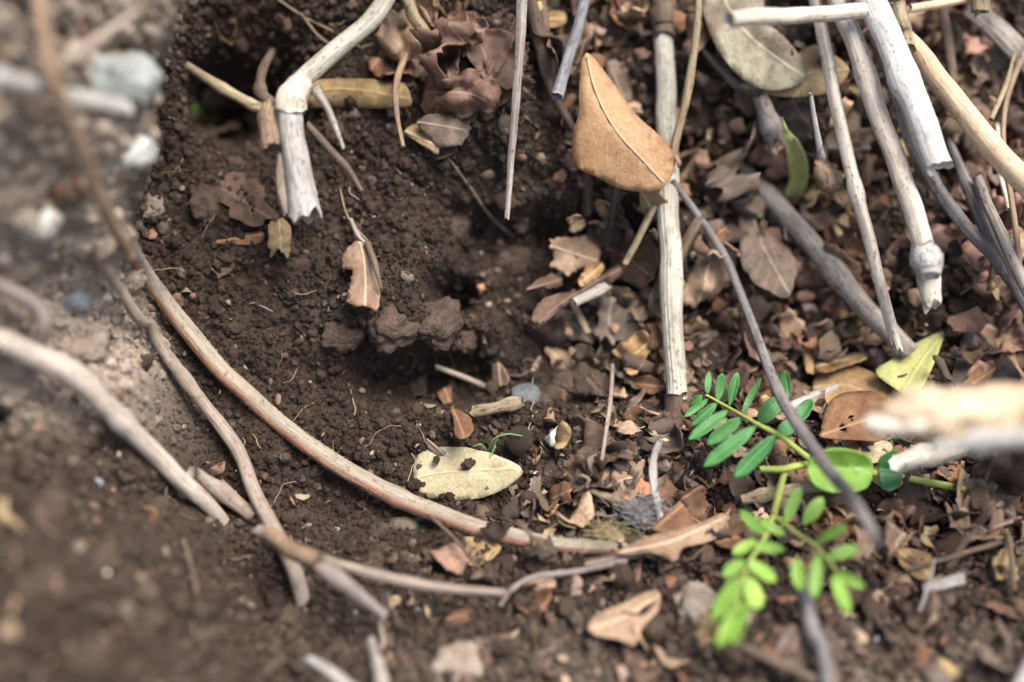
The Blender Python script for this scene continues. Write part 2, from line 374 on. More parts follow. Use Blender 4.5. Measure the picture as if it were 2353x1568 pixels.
PATH = {}
def path3(points, lift=0, fit=1, rest=.85, k=8, on=None):
    """picture points (x, y[, extra mm towards viewer]) -> 3D path lying on the soil along a smooth line"""
    P = np.array([(p[0], p[1], p[2] if len(p) > 2 else 0) for p in points], float)
    C = crom(P, k); d = hit(C[:, 0], C[:, 1]); s = np.linspace(0, 1, len(C))
    if on is not None:
        C0, d0 = PATH[on]; base = np.array([d0[np.argmin(np.hypot(C0[:, 0]-c[0], C0[:, 1]-c[1]))] for c in C]); lift = 0; C[:, 2] = np.minimum(C[:, 2], 3)
    elif fit is None: base = d
    else:
        base = np.polyval(np.polyfit(s, d, fit), s); base = base-np.quantile(base-d, rest)
    dep = base-(lift+C[:, 2])/1000; XY = C[:, :2]; pad = [0, 0]
    if on is None:                                          # stems that leave the picture go on until they meet the soil
        for e in (0, -1):
            x, y = XY[e]
            if -5 < x < 2358 and -5 < y < 1573: continue
            dr = XY[e]-XY[1 if e == 0 else -2]; dr = dr/np.hypot(*dr); ex = XY[e]+dr*np.linspace(30, 300, 9)[:, None]; far = float(hit(ex[-1:, 0], ex[-1:, 1])[0])+.004
            q = np.linspace(dep[e], max(far, dep[e]-.02), 10)[1:]
            if e == 0: XY = np.concatenate([ex[::-1], XY]); dep = np.concatenate([q[::-1], dep]); pad[0] = 9
            else: XY = np.concatenate([XY, ex]); dep = np.concatenate([dep, q]); pad[1] = 9
    PATH['last'] = (XY, dep); PATH['pad'] = pad
    return pt(XY[:, 0], XY[:, 1], dep), dep
def widths(ws, n, depth):
    ws = np.atleast_1d(np.asarray(ws, float)); a, b = PATH['pad']; core = np.interp(np.linspace(0, 1, n-a-b), np.linspace(0, 1, len(ws)), ws)
    return np.concatenate([np.full(a, core[0]), core, np.full(b, core[-1])])/2*depth*.72/2353
_seed = [100]
def sd(): _seed[0] += 1; return _seed[0]
def stick(name, label, cat, points, ws, mat, lift=0, fit=1, rest=.85, parent=None, group=None, k=8, on=False, **kw):
    P, d = path3(points, lift, fit, rest, k, parent.name if on else None); r = widths(ws, len(P), d); c = P[0]
    kw.setdefault('nseg', 14); kw.setdefault('seed', sd())
    if parent is None:
        v, f, t = tube(P-c, r, **kw); o = obj(name, mesh(name, v, f, stick_mat(mat), t), loc=tuple(c)); tag(o, label, cat, group); PATH[o.name] = PATH['last']
    else:
        v, f, t = tube(P-np.array(parent.location), r, **kw); o = obj(name, mesh(name, v, f, stick_mat(mat), t), parent)
        if label: o['label'] = label
    return o, P, r

def inpoly(x, y, poly):
    c = np.zeros(np.shape(x), bool); j = len(poly)-1
    for i in range(len(poly)):
        xi, yi = poly[i]; xj, yj = poly[j]
        c ^= ((yi > y) != (yj > y)) & (x < (xj-xi)*(y-yi)/((yj-yi) or 1e-9)+xi); j = i
    return c
def triangulate(ol, g, seed):
    rg = np.random.default_rng(seed); lo = ol.min(0); hi = ol.max(0); X, Y = np.meshgrid(np.arange(lo[0], hi[0], g), np.arange(lo[1], hi[1], g))
    Q = np.stack([X.ravel(), Y.ravel()], 1)+(rg.random((X.size, 2))-.5)*g*.5; Q = Q[inpoly(Q[:, 0], Q[:, 1], ol)]
    if len(Q): Q = Q[np.array([np.min(np.hypot(*(ol-q).T)) for q in Q]) > g*.4]
    A = np.concatenate([ol, Q]) if len(Q) else ol; n = len(ol)
    r = delaunay_2d_cdt([Vector(p) for p in A], [(i, (i+1) % n) for i in range(n)], [], 1, 1e-5)
    P = np.array([tuple(p) for p in r[0]]); F = [f for f in r[2] if len(f) == 3]
    C = np.array([P[list(f)].mean(0) for f in F]); ok = inpoly(C[:, 0], C[:, 1], ol)
    return P, [f for f, k in zip(F, ok) if k]
def thicken(W, F, th):
    W = np.asarray(W); N = np.zeros_like(W); FA = np.array(F)
    fn = np.cross(W[FA[:, 1]]-W[FA[:, 0]], W[FA[:, 2]]-W[FA[:, 0]])
    for i in range(3): np.add.at(N, FA[:, i], fn)
    N /= np.linalg.norm(N, axis=1, keepdims=True)+1e-15; n = len(W)
    cnt = {}
    for f in F:
        for a, b in ((f[0], f[1]), (f[1], f[2]), (f[2], f[0])): cnt[(a, b)] = 1
    rim = [(a, b) for a, b in cnt if (b, a) not in cnt]
    V2 = np.concatenate([W+N*th/2, W-N*th/2]); F2 = [tuple(f) for f in F]+[(f[2]+n, f[1]+n, f[0]+n) for f in F]+[(b, a, a+n, b+n) for a, b in rim]
    return V2, F2
def midcoord(P, mid):
    """distance along and signed distance from a midrib polyline"""
    best = np.full(len(P), 1e9); S = np.zeros(len(P)); T = np.zeros(len(P)); acc = 0
    for a, b in zip(mid[:-1], mid[1:]):
        ab = b-a; L = np.hypot(*ab); t = np.clip(((P-a)@ab)/L**2, 0, 1); q = P-(a+t[:, None]*ab); d = np.hypot(*q.T)
        s = np.sign(ab[0]*q[:, 1]-ab[1]*q[:, 0]); m = d < best; best[m] = d[m]; S[m] = (acc+t*L)[m]; T[m] = (d*s)[m]; acc += L
    return S, T, acc
def leaf(label, outline, mid, mat, lift=1., tilt=1., curl=0, fold=0, bend=0, crump=1., rag=0., holes=(), th=.28, name='fallen_leaf', cat='leaf',
         tx=0, ty=0, rib=True, parent=None, part='blade', smooth_ol=True, petiole=None, group=None, ribmat=None, rest=.85, cf=55.):
    """blade traced in picture units, laid on the soil below it (lift mm), curled, folded along its midrib and crumpled (mm)"""
    s0 = sd(); ol = crom(outline, 6, True) if smooth_ol else np.concatenate([np.linspace(np.array(a, float), np.array(b, float), 7)[:-1] for a, b in zip(outline, outline[1:]+outline[:1])])
    cen = ol.mean(0); size = max(np.ptp(ol[:, 0]), np.ptp(ol[:, 1]))
    if rag:
        i = np.arange(len(ol)); dirn = (ol-cen)/(np.linalg.norm(ol-cen, axis=1, keepdims=True)+1e-9)
        ol = ol+dirn*(rag*(fbm(i*.9, i*0.+s0, s0, 2)+.6*fbm(i*.27, i*0.+s0*2, s0+3, 2)))[:, None]
    mid = crom(mid, 6); P, F = triangulate(ol, size/17, s0)
    if holes:
        C = np.array([P[list(f)].mean(0) for f in F]); bad = np.zeros(len(F), bool)
        for hp in holes: bad |= inpoly(C[:, 0], C[:, 1], hp)
        F = [f for f, b in zip(F, bad) if not b]
    S, T, L = midcoord(P, mid); tm = np.max(np.abs(T))+1e-6
    samp = np.concatenate([ol[::3], cen[None], (ol[::4]+cen)/2]); dd = hit(samp[:, 0], samp[:, 1])
    A = np.c_[np.ones(len(samp)), samp-cen]; co = np.linalg.lstsq(A, dd, rcond=None)[0]; co[1:] = np.clip(co[1:], -4e-4, 4e-4)*tilt
    co[0] -= np.quantile(A@co-dd, rest)
    co[1] -= tx*PXM; co[2] -= ty*PXM
    def depth(Q):
        S, T, _ = midcoord(Q, mid); a = np.abs(T)/tm
        rise = lift+curl*a**2+fold*a+bend*((S/L-.5)*2)**2
        rise = rise+crump*(1.5*fbm(Q[:, 0]/cf+s0, Q[:, 1]/cf, s0, 3)+(2.4*np.abs(fbm(Q[:, 0]/cf/1.5+s0, Q[:, 1]/cf/1.5+9, s0+5, 2))-.6)*(crump > .6))
        return co[0]+(Q-cen)@co[1:]-rise/1000
    dz = depth(P); W = pt(P[:, 0], P[:, 1], dz); c = pt(cen[0], cen[1], float(co[0]))
    F = [f[::-1] for f in F]
    used = sorted({i for f in F for i in f}); mp = {a: i for i, a in enumerate(used)}
    W = W[used]; F = [tuple(mp[i] for i in f) for f in F]; tc = np.stack([S, T, 0*S], 1)[used]*PXM
    root = parent or empty(name, c, label, cat, group); c = np.array(root.location)
    n0 = np.cross(W[F[0][1]]-W[F[0][0]], W[F[0][2]]-W[F[0][0]])
    if n0@CD > 0: F = [f[::-1] for f in F]
    V2, F2 = thicken(W-c, F, th/1000); b = obj(part, mesh(part, V2, F2, leaf_mat(mat), np.concatenate([tc, tc])), root)
    if rib:
        m = mid[inpoly(mid[:, 0], mid[:, 1], ol)]
        if len(m) > 3:
            md = depth(m)-.00012; MP = pt(m[:, 0], m[:, 1], md)-c
            v, f, t = tube(MP, np.linspace(.00034, .00014, len(MP)), 6, seed=s0, rough=.03)
            obj('midrib', mesh('midrib', v, f, leaf_mat(mat), np.c_[t[:, 2], t[:, 1]*0, t[:, 0]*0]), root if parent is None else b)
    if petiole:
        pp = crom(petiole, 6); dp = depth(pp)+np.linspace(0, .002, len(pp)); v, f, t = tube(pt(pp[:, 0], pp[:, 1], dp)-c, .0006, 7, seed=s0)
        obj('petiole', mesh('petiole', v, f, stick_mat('tan'), t), root)
    return root

def lump(name, seed, detail=3, amp=.35, stretch=(1, 1, 1), freq=1.2, sharp=0, fine=.06):
    import bmesh
    bm = bmesh.new(); bmesh.ops.create_icosphere(bm, subdivisions=detail, radius=1)
    off = Vector((seed*3.7, seed*1.3, seed*2.9))
    for v in bm.verts:
        p = v.co.copy(); n = mnoise.fractal(p*freq+off, 1., 2., 3)
        f = mnoise.voronoi(p*2.4+off)[0][0]; f2 = mnoise.voronoi(p*5.5+off)[0][0]
        k = 1+amp*n+fine*4*(.2-min(f*f, .3))+fine*2.2*(.15-min(f2*f2, .22))
        if sharp:
            for q in range(7):
                dv = Vector(np.random.default_rng(seed*10+q).normal(size=3)).normalized(); e = p.dot(dv); lim = .60+.09*(q % 3)
                if e > lim: k = k*(1-min(sharp, 1))+min(sharp, 1)*min(k, lim/e*(1+.08*n))
        v.co = Vector((p.x*stretch[0], p.y*stretch[1], p.z*stretch[2]))*k
    me = bpy.data.meshes.new(name); bm.to_mesh(me); bm.free(); me.polygons.foreach_set('use_smooth', np.ones(len(me.polygons), bool)); return me

# ================================================================== the setting: one sheet of ground
def axis(fine0, fine1, step, far):
    a = np.arange(fine0, fine1, step); e = step*np.cumsum(1.16**np.arange(1, 70)); e = e[e < far]
    return np.concatenate([fine0-e[::-1], a, a[-1]+e])
us = axis(-.205, .205, .00058, 25.); vs = axis(-.155, .135, .00058, 25.)
UU, VV = np.meshgrid(us, vs); HH = H1(UU, VV); PP = upos(UU, VV, HH).reshape(-1, 3)
def dryness(u, v):
    X = 1176.5+u/PXM; Y = 784-v/PXM; m = spur(X, Y)[1]
    up = m*(1-.97*sstep(820, 1120, Y)) ; lo = .22*sstep(1300, 1600, Y)*sstep(600, 1000, X)
    return np.clip((np.maximum(up, lo))*(1.0+.8*fbm(u/.02, v/.02, 44, 3))+.05*fbm(u/.03, v/.03, 45, 3), 0, 1)
def grid_mesh(name, P, nx, ny, mat, extra):
    me = bpy.data.meshes.new(name); n = nx*ny; me.vertices.add(n); me.vertices.foreach_set('co', P.astype(np.float32).ravel())
    i = np.arange(ny-1)[:, None]*nx+np.arange(nx-1)[None]; q = np.stack([i, i+1, i+nx+1, i+nx], -1).reshape(-1, 4)
    me.loops.add(q.size); me.loops.foreach_set('vertex_index', q.ravel().astype(np.int32)); me.polygons.add(len(q))
    me.polygons.foreach_set('loop_start', np.arange(0, q.size, 4, dtype=np.int32))
    me.polygons.foreach_set('use_smooth', np.ones(len(q), bool))
    for k, a in extra.items():
        at = me.attributes.new(k, 'FLOAT', 'POINT'); at.data.foreach_set('value', a.astype(np.float32).ravel())
    me.materials.append(mat); me.update(); me.validate(); return me
SOIL = soil_mat('soil', False); CRUMB = soil_mat('soil_crumb', True)
ground = obj('ground', grid_mesh('ground', PP, len(us), len(vs), SOIL, {'dry': dryness(UU, VV)}))
tag(ground, 'dark brown soil bank with a dry spur and a hollow', kind='structure')

# ------------------------------------------------------------------ uncountable soil crumbs
def scatter(name, label, protos, u, v, scl, rot, idx, tone, dry, sink):
    n = len(u); P = upos(u, v, H1(u, v)) + nrm(u, v)*(scl*sink)[:, None]
    me = bpy.data.meshes.new(name); me.vertices.add(n); me.vertices.foreach_set('co', P.astype(np.float32).ravel())
    for k, typ, key, a in (('scl', 'FLOAT', 'value', scl), ('rot', 'FLOAT_VECTOR', 'vector', rot), ('tone', 'FLOAT', 'value', tone), ('dry', 'FLOAT', 'value', dry)):
        at = me.attributes.new(k, typ, 'POINT'); at.data.foreach_set(key, np.asarray(a, np.float32).ravel())
    at = me.attributes.new('idx', 'INT', 'POINT'); at.data.foreach_set('value', np.asarray(idx, np.int32))
    me.update(); o = obj(name, me); tag(o, label, kind='stuff')
    c = bpy.data.collections.new(name+'_shapes')
    for i, p in enumerate(protos):
        q = bpy.data.objects.new('%s_%02d' % (name, i), p); c.objects.link(q)
    g = bpy.data.node_groups.new(name, 'GeometryNodeTree'); g.interface.new_socket('Geometry', in_out='INPUT', socket_type='NodeSocketGeometry'); g.interface.new_socket('Geometry', in_out='OUTPUT', socket_type='NodeSocketGeometry')
    gi = g.nodes.new('NodeGroupInput'); go = g.nodes.new('NodeGroupOutput'); ip = g.nodes.new('GeometryNodeInstanceOnPoints'); ci = g.nodes.new('GeometryNodeCollectionInfo')
    ci.inputs['Collection'].default_value = c; ci.inputs['Separate Children'].default_value = True; ci.inputs['Reset Children'].default_value = True
    def na(nm, typ):
        x = g.nodes.new('GeometryNodeInputNamedAttribute'); x.data_type = typ; x.inputs[0].default_value = nm; return x.outputs[0]
    L = g.links.new; L(gi.outputs[0], ip.inputs['Points']); L(ci.outputs[0], ip.inputs['Instance']); ip.inputs['Pick Instance'].default_value = True
    L(na('idx', 'INT'), ip.inputs['Instance Index']); L(na('rot', 'FLOAT_VECTOR'), ip.inputs['Rotation']); L(na('scl', 'FLOAT'), ip.inputs['Scale']); L(ip.outputs[0], go.inputs[0])
    m = o.modifiers.new('scatter', 'NODES'); m.node_group = g; return o
protos = []
for i in range(9):
    p = lump('crumb', i+1, 3, .5, (1, 1+.3*random.random(), .75+.2*random.random()), 1.1+.4*(i % 3), fine=.12); p.materials.append(CRUMB); protos.append(p)
n = 125000
u = RNG.uniform(-.2, .2, n); v = RNG.uniform(-.15, .13, n); X = 1176.5+u/PXM; Y = 784-v/PXM
keep = RNG.random(n) < (1-.55*sstep(1250, 1500, X)*(1-sstep(900, 1100, Y))); u, v = u[keep], v[keep]; n = len(u)
scl = np.clip(np.exp(RNG.normal(-.86, .55, n))*.001, .00018, .0034)
X = 1176.5+u/PXM; Y = 784-v/PXM
fine = bump(X, Y, 700, 900, 300, 420); scl *= 1-.3*fine + .35*sstep(1150, 1400, Y)
scatter('soil_crumbs', 'loose dark soil crumbs covering the bank and the hollow', protos, u, v, scl, RNG.uniform(0, 6.28, (n, 3)), RNG.integers(0, 9, n),
        np.clip(RNG.normal(.42, .2, n), 0, 1), np.clip(dryness(u, v)+RNG.normal(0, .10, n)*(RNG.random(n) < .4), 0, 1), RNG.uniform(.0, .6, n))
# tiny pale mineral grains
gm = Mat('pale_grain'); gt = gm.attr('tone', 'INSTANCER', 'Fac'); gm.col(gm.mix(gm.rng(gt, .3, .8), (.26, .15, .085), (.66, .62, .54))); gm.b.inputs['Roughness'].default_value = .5
gp = []
for i in range(3):
    p = lump('grain', 40+i, 2, .5, (1, .7, .8), fine=.05, sharp=1); p.materials.append(gm.m); gp.append(p)
n = 1700; u = RNG.uniform(-.2, .2, n); v = RNG.uniform(-.15, .13, n); scl = np.clip(np.exp(RNG.normal(-1.35, .5, n))*.001, .00012, .0010)
X = 1176.5+u/PXM; sp_ = spur(X, 784-v/PXM)[1]; scl *= 1+.8*sp_; kp_ = (RNG.random(n) < .45+.55*sp_); u, v, scl = u[kp_], v[kp_], scl[kp_]; n = len(u)
scatter('mineral_grains', 'tiny pale mineral grains speckling the dark soil', gp, u, v, scl, RNG.uniform(0, 6.28, (n, 3)), RNG.integers(0, 3, n), RNG.random(n)**1.6, np.zeros(n), np.full(n, .9))

# ================================================================== stones, pebbles and clods
def stone(name, label, cat, x, y, rpx, mat, seed=None, amp=.28, stretch=(1, 1, 1), rot=0, sharp=0, lift=.35, fine=.03, group=None, detail=3, yaw=0, out=0):
    s0 = seed or sd(); d = float(hit(np.array([x]), np.array([y]))[0]); r = rpx*d*.72/2353; me = lump(name, s0 % 90+1, detail, amp, stretch, sharp=sharp, fine=fine)
    me.materials.append(stone_mat(mat)); P = pt(x, y, d-out/1000)+BN*r*lift*min(stretch[2], 1)
    o = obj(name, me, loc=tuple(P)); o.scale = (r, r, r); o.rotation_euler = (math.pi/2-PITCH, yaw, math.radians(rot)); return tag(o, label, cat, group)
stone('stone', 'white angular stone in the litter above the straw coloured leaf', 'stone', 1280, 1008, 36, 'white', 3, .3, (1, .9, .75), 30, 1.2, .6, detail=4)
stone('stone', 'bright white rounded stone on the dry spur at the left edge', 'stone', 76, 515, 58, 'white', 11, .25, (1.15, .75, .8), sharp=.8)
stone('stone', 'blue grey flat stone below the bright white stone on the spur', 'stone', 168, 692, 44, 'bluestone', 12, .2, (1.1, .7, .6), sharp=1)
stone('stone', 'big grey stone with a flat face jutting from the spur edge', 'stone', 302, 188, 92, 'greystone', 14, .3, (1, .85, .8), 20, 1., detail=4)
stone('stone', 'pale grey green stone below the big grey stone on the spur edge', 'stone', 310, 345, 66, 'palestone', 15, .3, (.95, .75, .7), 40, 1., detail=4)
P_ = [(118, 695, 17, 'white', 'round white pebble beside the blue grey flat stone', 1), (928, 1212, 30, 'olive', 'smooth olive brown oval pebble below the fuzzy curved root', 1.25), (972, 1186, 33, 'slatestone', 'dark rounded pebble tucked under the fuzzy curved root', 1.2),
 (1228, 1146, 25, 'olive', 'brown pebble in the litter right of the straw coloured leaf', 1.1), (1208, 915, 42, 'slatestone', 'dark blue grey pebble behind the splintered bark chip', 1.1), (905, 1394, 30, 'tanstone', 'tan pebble at the end of the mauve twig', .85),
 (826, 1416, 23, 'greystone', 'grey pebble left of the tan pebble in the foreground', 1.3), (966, 1408, 20, 'bluestone', 'bluish pebble right of the tan pebble in the foreground', 1.1), (620, 1326, 13, 'palestone', 'pale pebble right of the pale blurred root tip', 1), (776, 1216, 15, 'bluestone', 'small blue grey pebble among crumbs below the curved root', 1.1),
 (838, 1046, 10, 'white', 'tiny white pebble above the fuzzy curved root', 1), (722, 955, 10, 'palestone', 'tiny pale pebble on the dark slope above the curved root', 1.2), (890, 908, 10, 'tanstone', 'tiny cream pebble at the foot of the dark slope', 1), (420, 791, 9, 'white', 'tiny white pebble beside the upper curved root', 1.1),
 (500, 881, 7, 'white', 'tiny white speck of stone left of the curved root', 1), (1046, 676, 13, 'palestone', 'whitish pebble inside the dark little hole', 1.1), (1240, 781, 16, 'palestone', 'pale pebble below the ragged leaf strip', 1.2), (1150, 965, 0, '', '', 0),
 (2308, 1224, 15, 'white', 'white pebble near the right edge below the green plant', .8), (240, 690, 20, 'palestone', 'pale round pebble right of the blue grey flat stone', 1), (168, 560, 22, 'palestone', 'pale pebble right below the bright white stone', .8), (340, 790, 15, 'palestone', 'pale pebble on the spur above the pale root', 1),
 (60, 950, 24, 'dryclod', 'beige lump above the dark cavity in the spur', 1.2), (224, 1110, 17, 'bluestone', 'small blue grey pebble below the pale blurred root', 1), (20, 1465, 40, 'tanstone', 'ochre oval pebble in the bottom left corner', .65), (160, 1500, 24, 'tanstone', 'tan pebble right of the ochre oval pebble', 1),
 (470, 525, 13, 'tanstone', 'orange tan pebble on the dark soil right of the spur', .9), (1700, 1395, 0, '', '', 0), (2155, 1290, 22, 'clod', 'grey brown lump beside the bottom right twigs', 1.2), (2000, 1384, 34, 'tanstone', 'tan lump below the bright green leaflets', 1.1), (1962, 1470, 30, 'tanstone', 'orange tan stone at the bottom below the green leaflets', 1.1), (2045, 1460, 14, 'bluestone', 'small bluish pebble right of the orange tan stone', 1),
 (665, 843, 13, 'bluestone', 'small grey blue pebble on the dark slope', 1.2), (1780, 1345, 0, '', '', 0), (1228, 1265, 8, 'palestone', 'tiny pale pebble below the dark thin stem', 1), (1048, 1271, 9, 'white', 'tiny white shell chip on the yellowish leaf scrap', 1.4), (1120, 1318, 10, 'white', 'tiny white pebble at the left of the fine blurred rootlet', 1)]
for x, y, r, m, lb, sx in P_:
    if r: stone('pebble', lb, 'pebble', x, y, r, m, sd(), .16, (sx, 1/sx**.5, .8), random.uniform(-40, 40), sharp=.6 if 'stone' in m else 0, group='pebbles in the soil')
C_ = [(1340, 905, 75, 'clod', 'large brown soil clod above the white angular stone'), (1260, 920, 42, 'clod', 'dark crumbly clod left of the large brown clod'), (905, 745, 70, 'clod', 'overhanging dark clod below the torn parchment leaf'), (1010, 745, 60, 'clod', 'dark clod at the lip of the hollow'),
 (1065, 770, 40, 'clod', 'small clod at the right end of the overhanging lip'), (1270, 1090, 48, 'clod', 'dark clod between the straw leaf and the litter'), (975, 1080, 36, 'clod', 'soil lump lying on the left end of the straw leaf'), (870, 1230, 30, 'clod', 'brown crumbly clod left of the olive pebble'),
 (880, 1285, 34, 'clod', 'brown clod below the olive pebble'), (840, 1320, 26, 'clod', 'small brown clod above the mauve twig'), (700, 1190, 26, 'clod', 'soil clod left of the olive pebble above the forked root'), (1600, 1400, 70, 'dryclod', 'broad dusty clod right of the buff foreground leaf'),
 (1540, 1360, 50, 'clod', 'brown clod behind the buff foreground leaf'), (1700, 1440, 50, 'dryclod', 'dusty clod under the lowest green leaflets'), (1050, 1540, 70, 'dryclod', 'blurred dusty clod at the bottom edge'), (1250, 1520, 60, 'clod', 'blurred brown clod at the bottom below the buff leaf'),
 (690, 1440, 40, 'clod', 'clod at the foot of the forked root'), (480, 470, 60, 'clod', 'dark soil clod beside the spur edge'), (1040, 520, 50, 'clod', 'soil clod in the shade under the brown leaf tangle'), (1180, 600, 45, 'clod', 'soil clod in the hollow left of the ragged leaf'),
 (2080, 1480, 50, 'clod', 'brown clod at the bottom right among gravel'), (2250, 1460, 55, 'clod', 'blurred clod at the bottom right corner'), (1450, 1480, 40, 'clod', 'clod below the buff foreground leaf'), (1130, 1480, 40, 'clod', 'brown clod below the fine blurred rootlet'), (785, 770, 50, 'clod', 'clod on the dark slope left of the overhanging clod'), (700, 620, 40, 'clod', 'clod on the dark slope left of the parchment leaf')]
C_ += [(60, 60, 46, 'dryclod', 'beige clod in the top left corner of the spur'), (200, 90, 40, 'dryclod', 'beige clod between the roots at the top of the spur'), (160, 420, 52, 'dryclod', 'dusty clod left of the warm brown root'), (40, 400, 50, 'dryclod', 'dusty clod at the left edge above the white stone'),
 (220, 560, 46, 'dryclod', 'dusty clod right of the bright white stone'), (60, 610, 44, 'dryclod', 'dusty clod below the bright white stone'), (290, 640, 40, 'dryclod', 'dusty clod left of the fuzzy root top'), (200, 800, 50, 'dryclod', 'dusty clod above the pale root bend'), (40, 900, 46, 'dryclod', 'dusty clod below the pale root at the left edge'),
 (200, 1000, 44, 'clod', 'brown clod right of the dark cavity'), (110, 1180, 60, 'clod', 'brown clod under the dark cavity'), (240, 1290, 56, 'clod', 'brown clod below the pale root on the lower left slope'), (90, 1350, 60, 'clod', 'brown clod near the ochre oval pebble'), (330, 1440, 50, 'clod', 'brown clod right of the faint tan rootlet'), (200, 1520, 56, 'clod', 'brown clod at the bottom left edge'), (360, 1180, 40, 'clod', 'brown clod just under the pale root'), (350, 60, 44, 'dryclod', 'beige clod at the top of the spur edge'), (345, 480, 40, 'dryclod', 'dusty clod on the spur edge below the pale green stone')]
ON = [(1075, 1066, 14, 'clod', 'small dark crumb of soil in the middle of the straw leaf'), (1003, 1056, 9, 'clod', 'tiny soil crumb on the left of the straw leaf'), (1118, 1104, 5, 'clod', 'speck of soil on the right of the straw leaf'), (1092, 1088, 4, 'clod', 'speck of soil beside the midrib of the straw leaf')]
for x, y, r, m, lb in ON: stone('soil_clod', lb, 'clod', x, y, r, m, sd(), .6, (1.1, .85, .6), random.uniform(0, 90), lift=.1, fine=.2, group='clods of soil', detail=4, out=7)
for x, y, r, m, lb in C_: stone('soil_clod', lb, 'clod', x, y, r, m, sd(), .32, (1.1, .85, .7), random.uniform(0, 90), lift=.3 if x < 380 else .02, fine=.15, group='clods of soil', detail=4)

# ================================================================== stems, canes and roots
cane, Pc, rc = stick('cane', 'thick grey ribbed upright cane right of the tan leaf', 'cane', [(1521, -40, 2), (1531, 300, 4), (1540, 600, 6), (1552, 920, 4)], [40, 46, 50, 46], 'cane', 6, ridge=.035, nr=17, nseg=68, rough=.015, jag=.1, end='hollow')
stick('sheath_base', 'dirt covered lower joint', None, [(1551, 908, 1), (1550, 960, 0), (1549, 1030, -1)], [56, 50, 44], 'brown', 4, parent=cane, on=True, rough=.12, nseg=18)
stick('frayed_top', None, None, [(1521, -40, 1), (1524, 20, 1), (1526, 82, 1)], [50, 56, 48], 'brown', 7, parent=cane, on=True, rough=.15, nseg=18)
stick('dry_stem', 'slim straight grey stem hanging left of the tan leaf', 'stem', [(1203, -30, 14), (1196, 90, 12), (1180, 300, 8), (1164, 503, 6)], [26, 24, 18, 12], 'grey', 8, ridge=.06, nr=5, nseg=20, jag=1.2)
stick('dry_stem', 'blue grey round stem with a knobbed end above the tan leaf', 'stem', [(1350, -30, 18), (1330, 60, 16), (1300, 150, 14), (1279, 222, 12)], [25, 26, 26, 30], 'blue', 10, nseg=18, rough=.04)
tw, P0, _ = stick('twig', 'brown bent twig passing behind the blue grey stem', 'twig', [(1205, -30, 6), (1240, 90, 4), (1275, 220, 5), (1310, 280, 12), (1338, 330, 15), (1342, 392, 14)], [38, 34, 26, 16, 13, 10], 'brown', 8, fit=2, rough=.14)
stick('twig', 'knobbly yellow grey twig crossing in front of the ribbed cane', 'twig', [(1606, -20, 12), (1603, 60, 12), (1580, 210, 11), (1552, 330, 10), (1528, 420, 8), (1480, 520, 7), (1438, 608, 5)], [14, 17, 18, 19, 18, 17, 15], 'yellow', 6, rough=.13)
stick('twig', 'smooth grey twig arching from the tan leaf down to the green plant', 'twig', [(1543, 415, 4), (1600, 490, 4), (1665, 590, 5), (1715, 710, 8), (1760, 830, 16), (1800, 920, 24), (1890, 1060, 34), (1960, 1150, 38), (2018, 1245, 34)], [14, 17, 19, 21, 24, 28, 31, 31, 24], 'slate', 9, fit=2, nseg=16, flat=.8, rough=.03)
stick('dry_stem', 'blurred pale stem lying crosswise over the grey green leaf', 'stem', [(1672, 44, 62), (1800, 38, 48), (1990, 24, 26)], [38, 38, 36], 'pale', 14, nseg=18, end='hollow')
st, _, _ = stick('dry_stem', 'long pale stem with a swollen brown joint at its lower end', 'stem', [(1918, -30, 16), (1960, 90, 18), (2030, 290, 22), (2090, 450, 26), (2122, 570, 28), (2134, 640, 28), (2142, 700, 26)], [48, 46, 46, 46, 48, 54, 44], 'pale', 14, nseg=20, rough=.03, jag=.7)
stick('node', 'swollen whitish joint', None, [(2118, 565, 29), (2128, 600, 29), (2136, 640, 28)], [50, 70, 52], 'silver', 14, parent=st, on=True, rough=.08)
stick('dry_stem', 'thickest pale round stem ending in a split hollow tip', 'stem', [(1985, -40, 26), (2040, 90, 30), (2100, 230, 34), (2162, 388, 38)], [66, 64, 62, 60], 'bright', 16, nseg=28, end='hollow', ridge=.03, nr=4, rough=.02, jag=.25)
st, _, _ = stick('dry_stem', 'straw yellow stem slanting down to the right edge', 'stem', [(2078, 80, 20), (2150, 175, 24), (2250, 305, 28), (2400, 470, 32)], [40, 52, 54, 58], 'cream', 14, nseg=20, rough=.02, ridge=.03, nr=3)
stick('sheath', 'peeling papery sheath', None, [(2062, 10, 20), (2072, 60, 20), (2092, 120, 22)], [40, 46, 34], 'yellow', 14, parent=st, on=True, rough=.2)
stick('dry_stem', 'slim ribbed pale stem pointing down to the lime leaf', 'stem', [(1868, -30, 8), (1900, 130, 10), (1945, 340, 14), (1990, 520, 18), (2062, 800, 20)], [28, 30, 31, 30, 24], 'pale', 12, ridge=.10, nr=3, nseg=24, rough=.02, jag=1.5)
stick('dry_stem', 'dark slate stem running behind the thickest pale stem', 'stem', [(1985, 20, 4), (2060, 220, 6), (2110, 360, 8), (2200, 500, 10), (2290, 600, 10), (2400, 745, 10)], [26, 34, 34, 30, 32, 34], 'slate', 10, ridge=.07, nr=5, nseg=22, fit=2)
stick('dry_stem', 'broad dull grey stem lying slantwise under the slim ribbed stem', 'stem', [(1705, 395, 0), (1800, 490, 1), (1900, 600, 2), (2000, 720, 2), (2090, 810, 0)], [44, 48, 50, 50, 44], 'grey', 12, nseg=18, rough=.04)
stick('dry_stem', 'grey stem near the right edge tapering to a point at its top', 'stem', [(2172, 305, 6), (2230, 440, 8), (2290, 570, 8), (2380, 740, 8)], [14, 30, 36, 38], 'slate', 10, ridge=.05, nr=4, nseg=18)
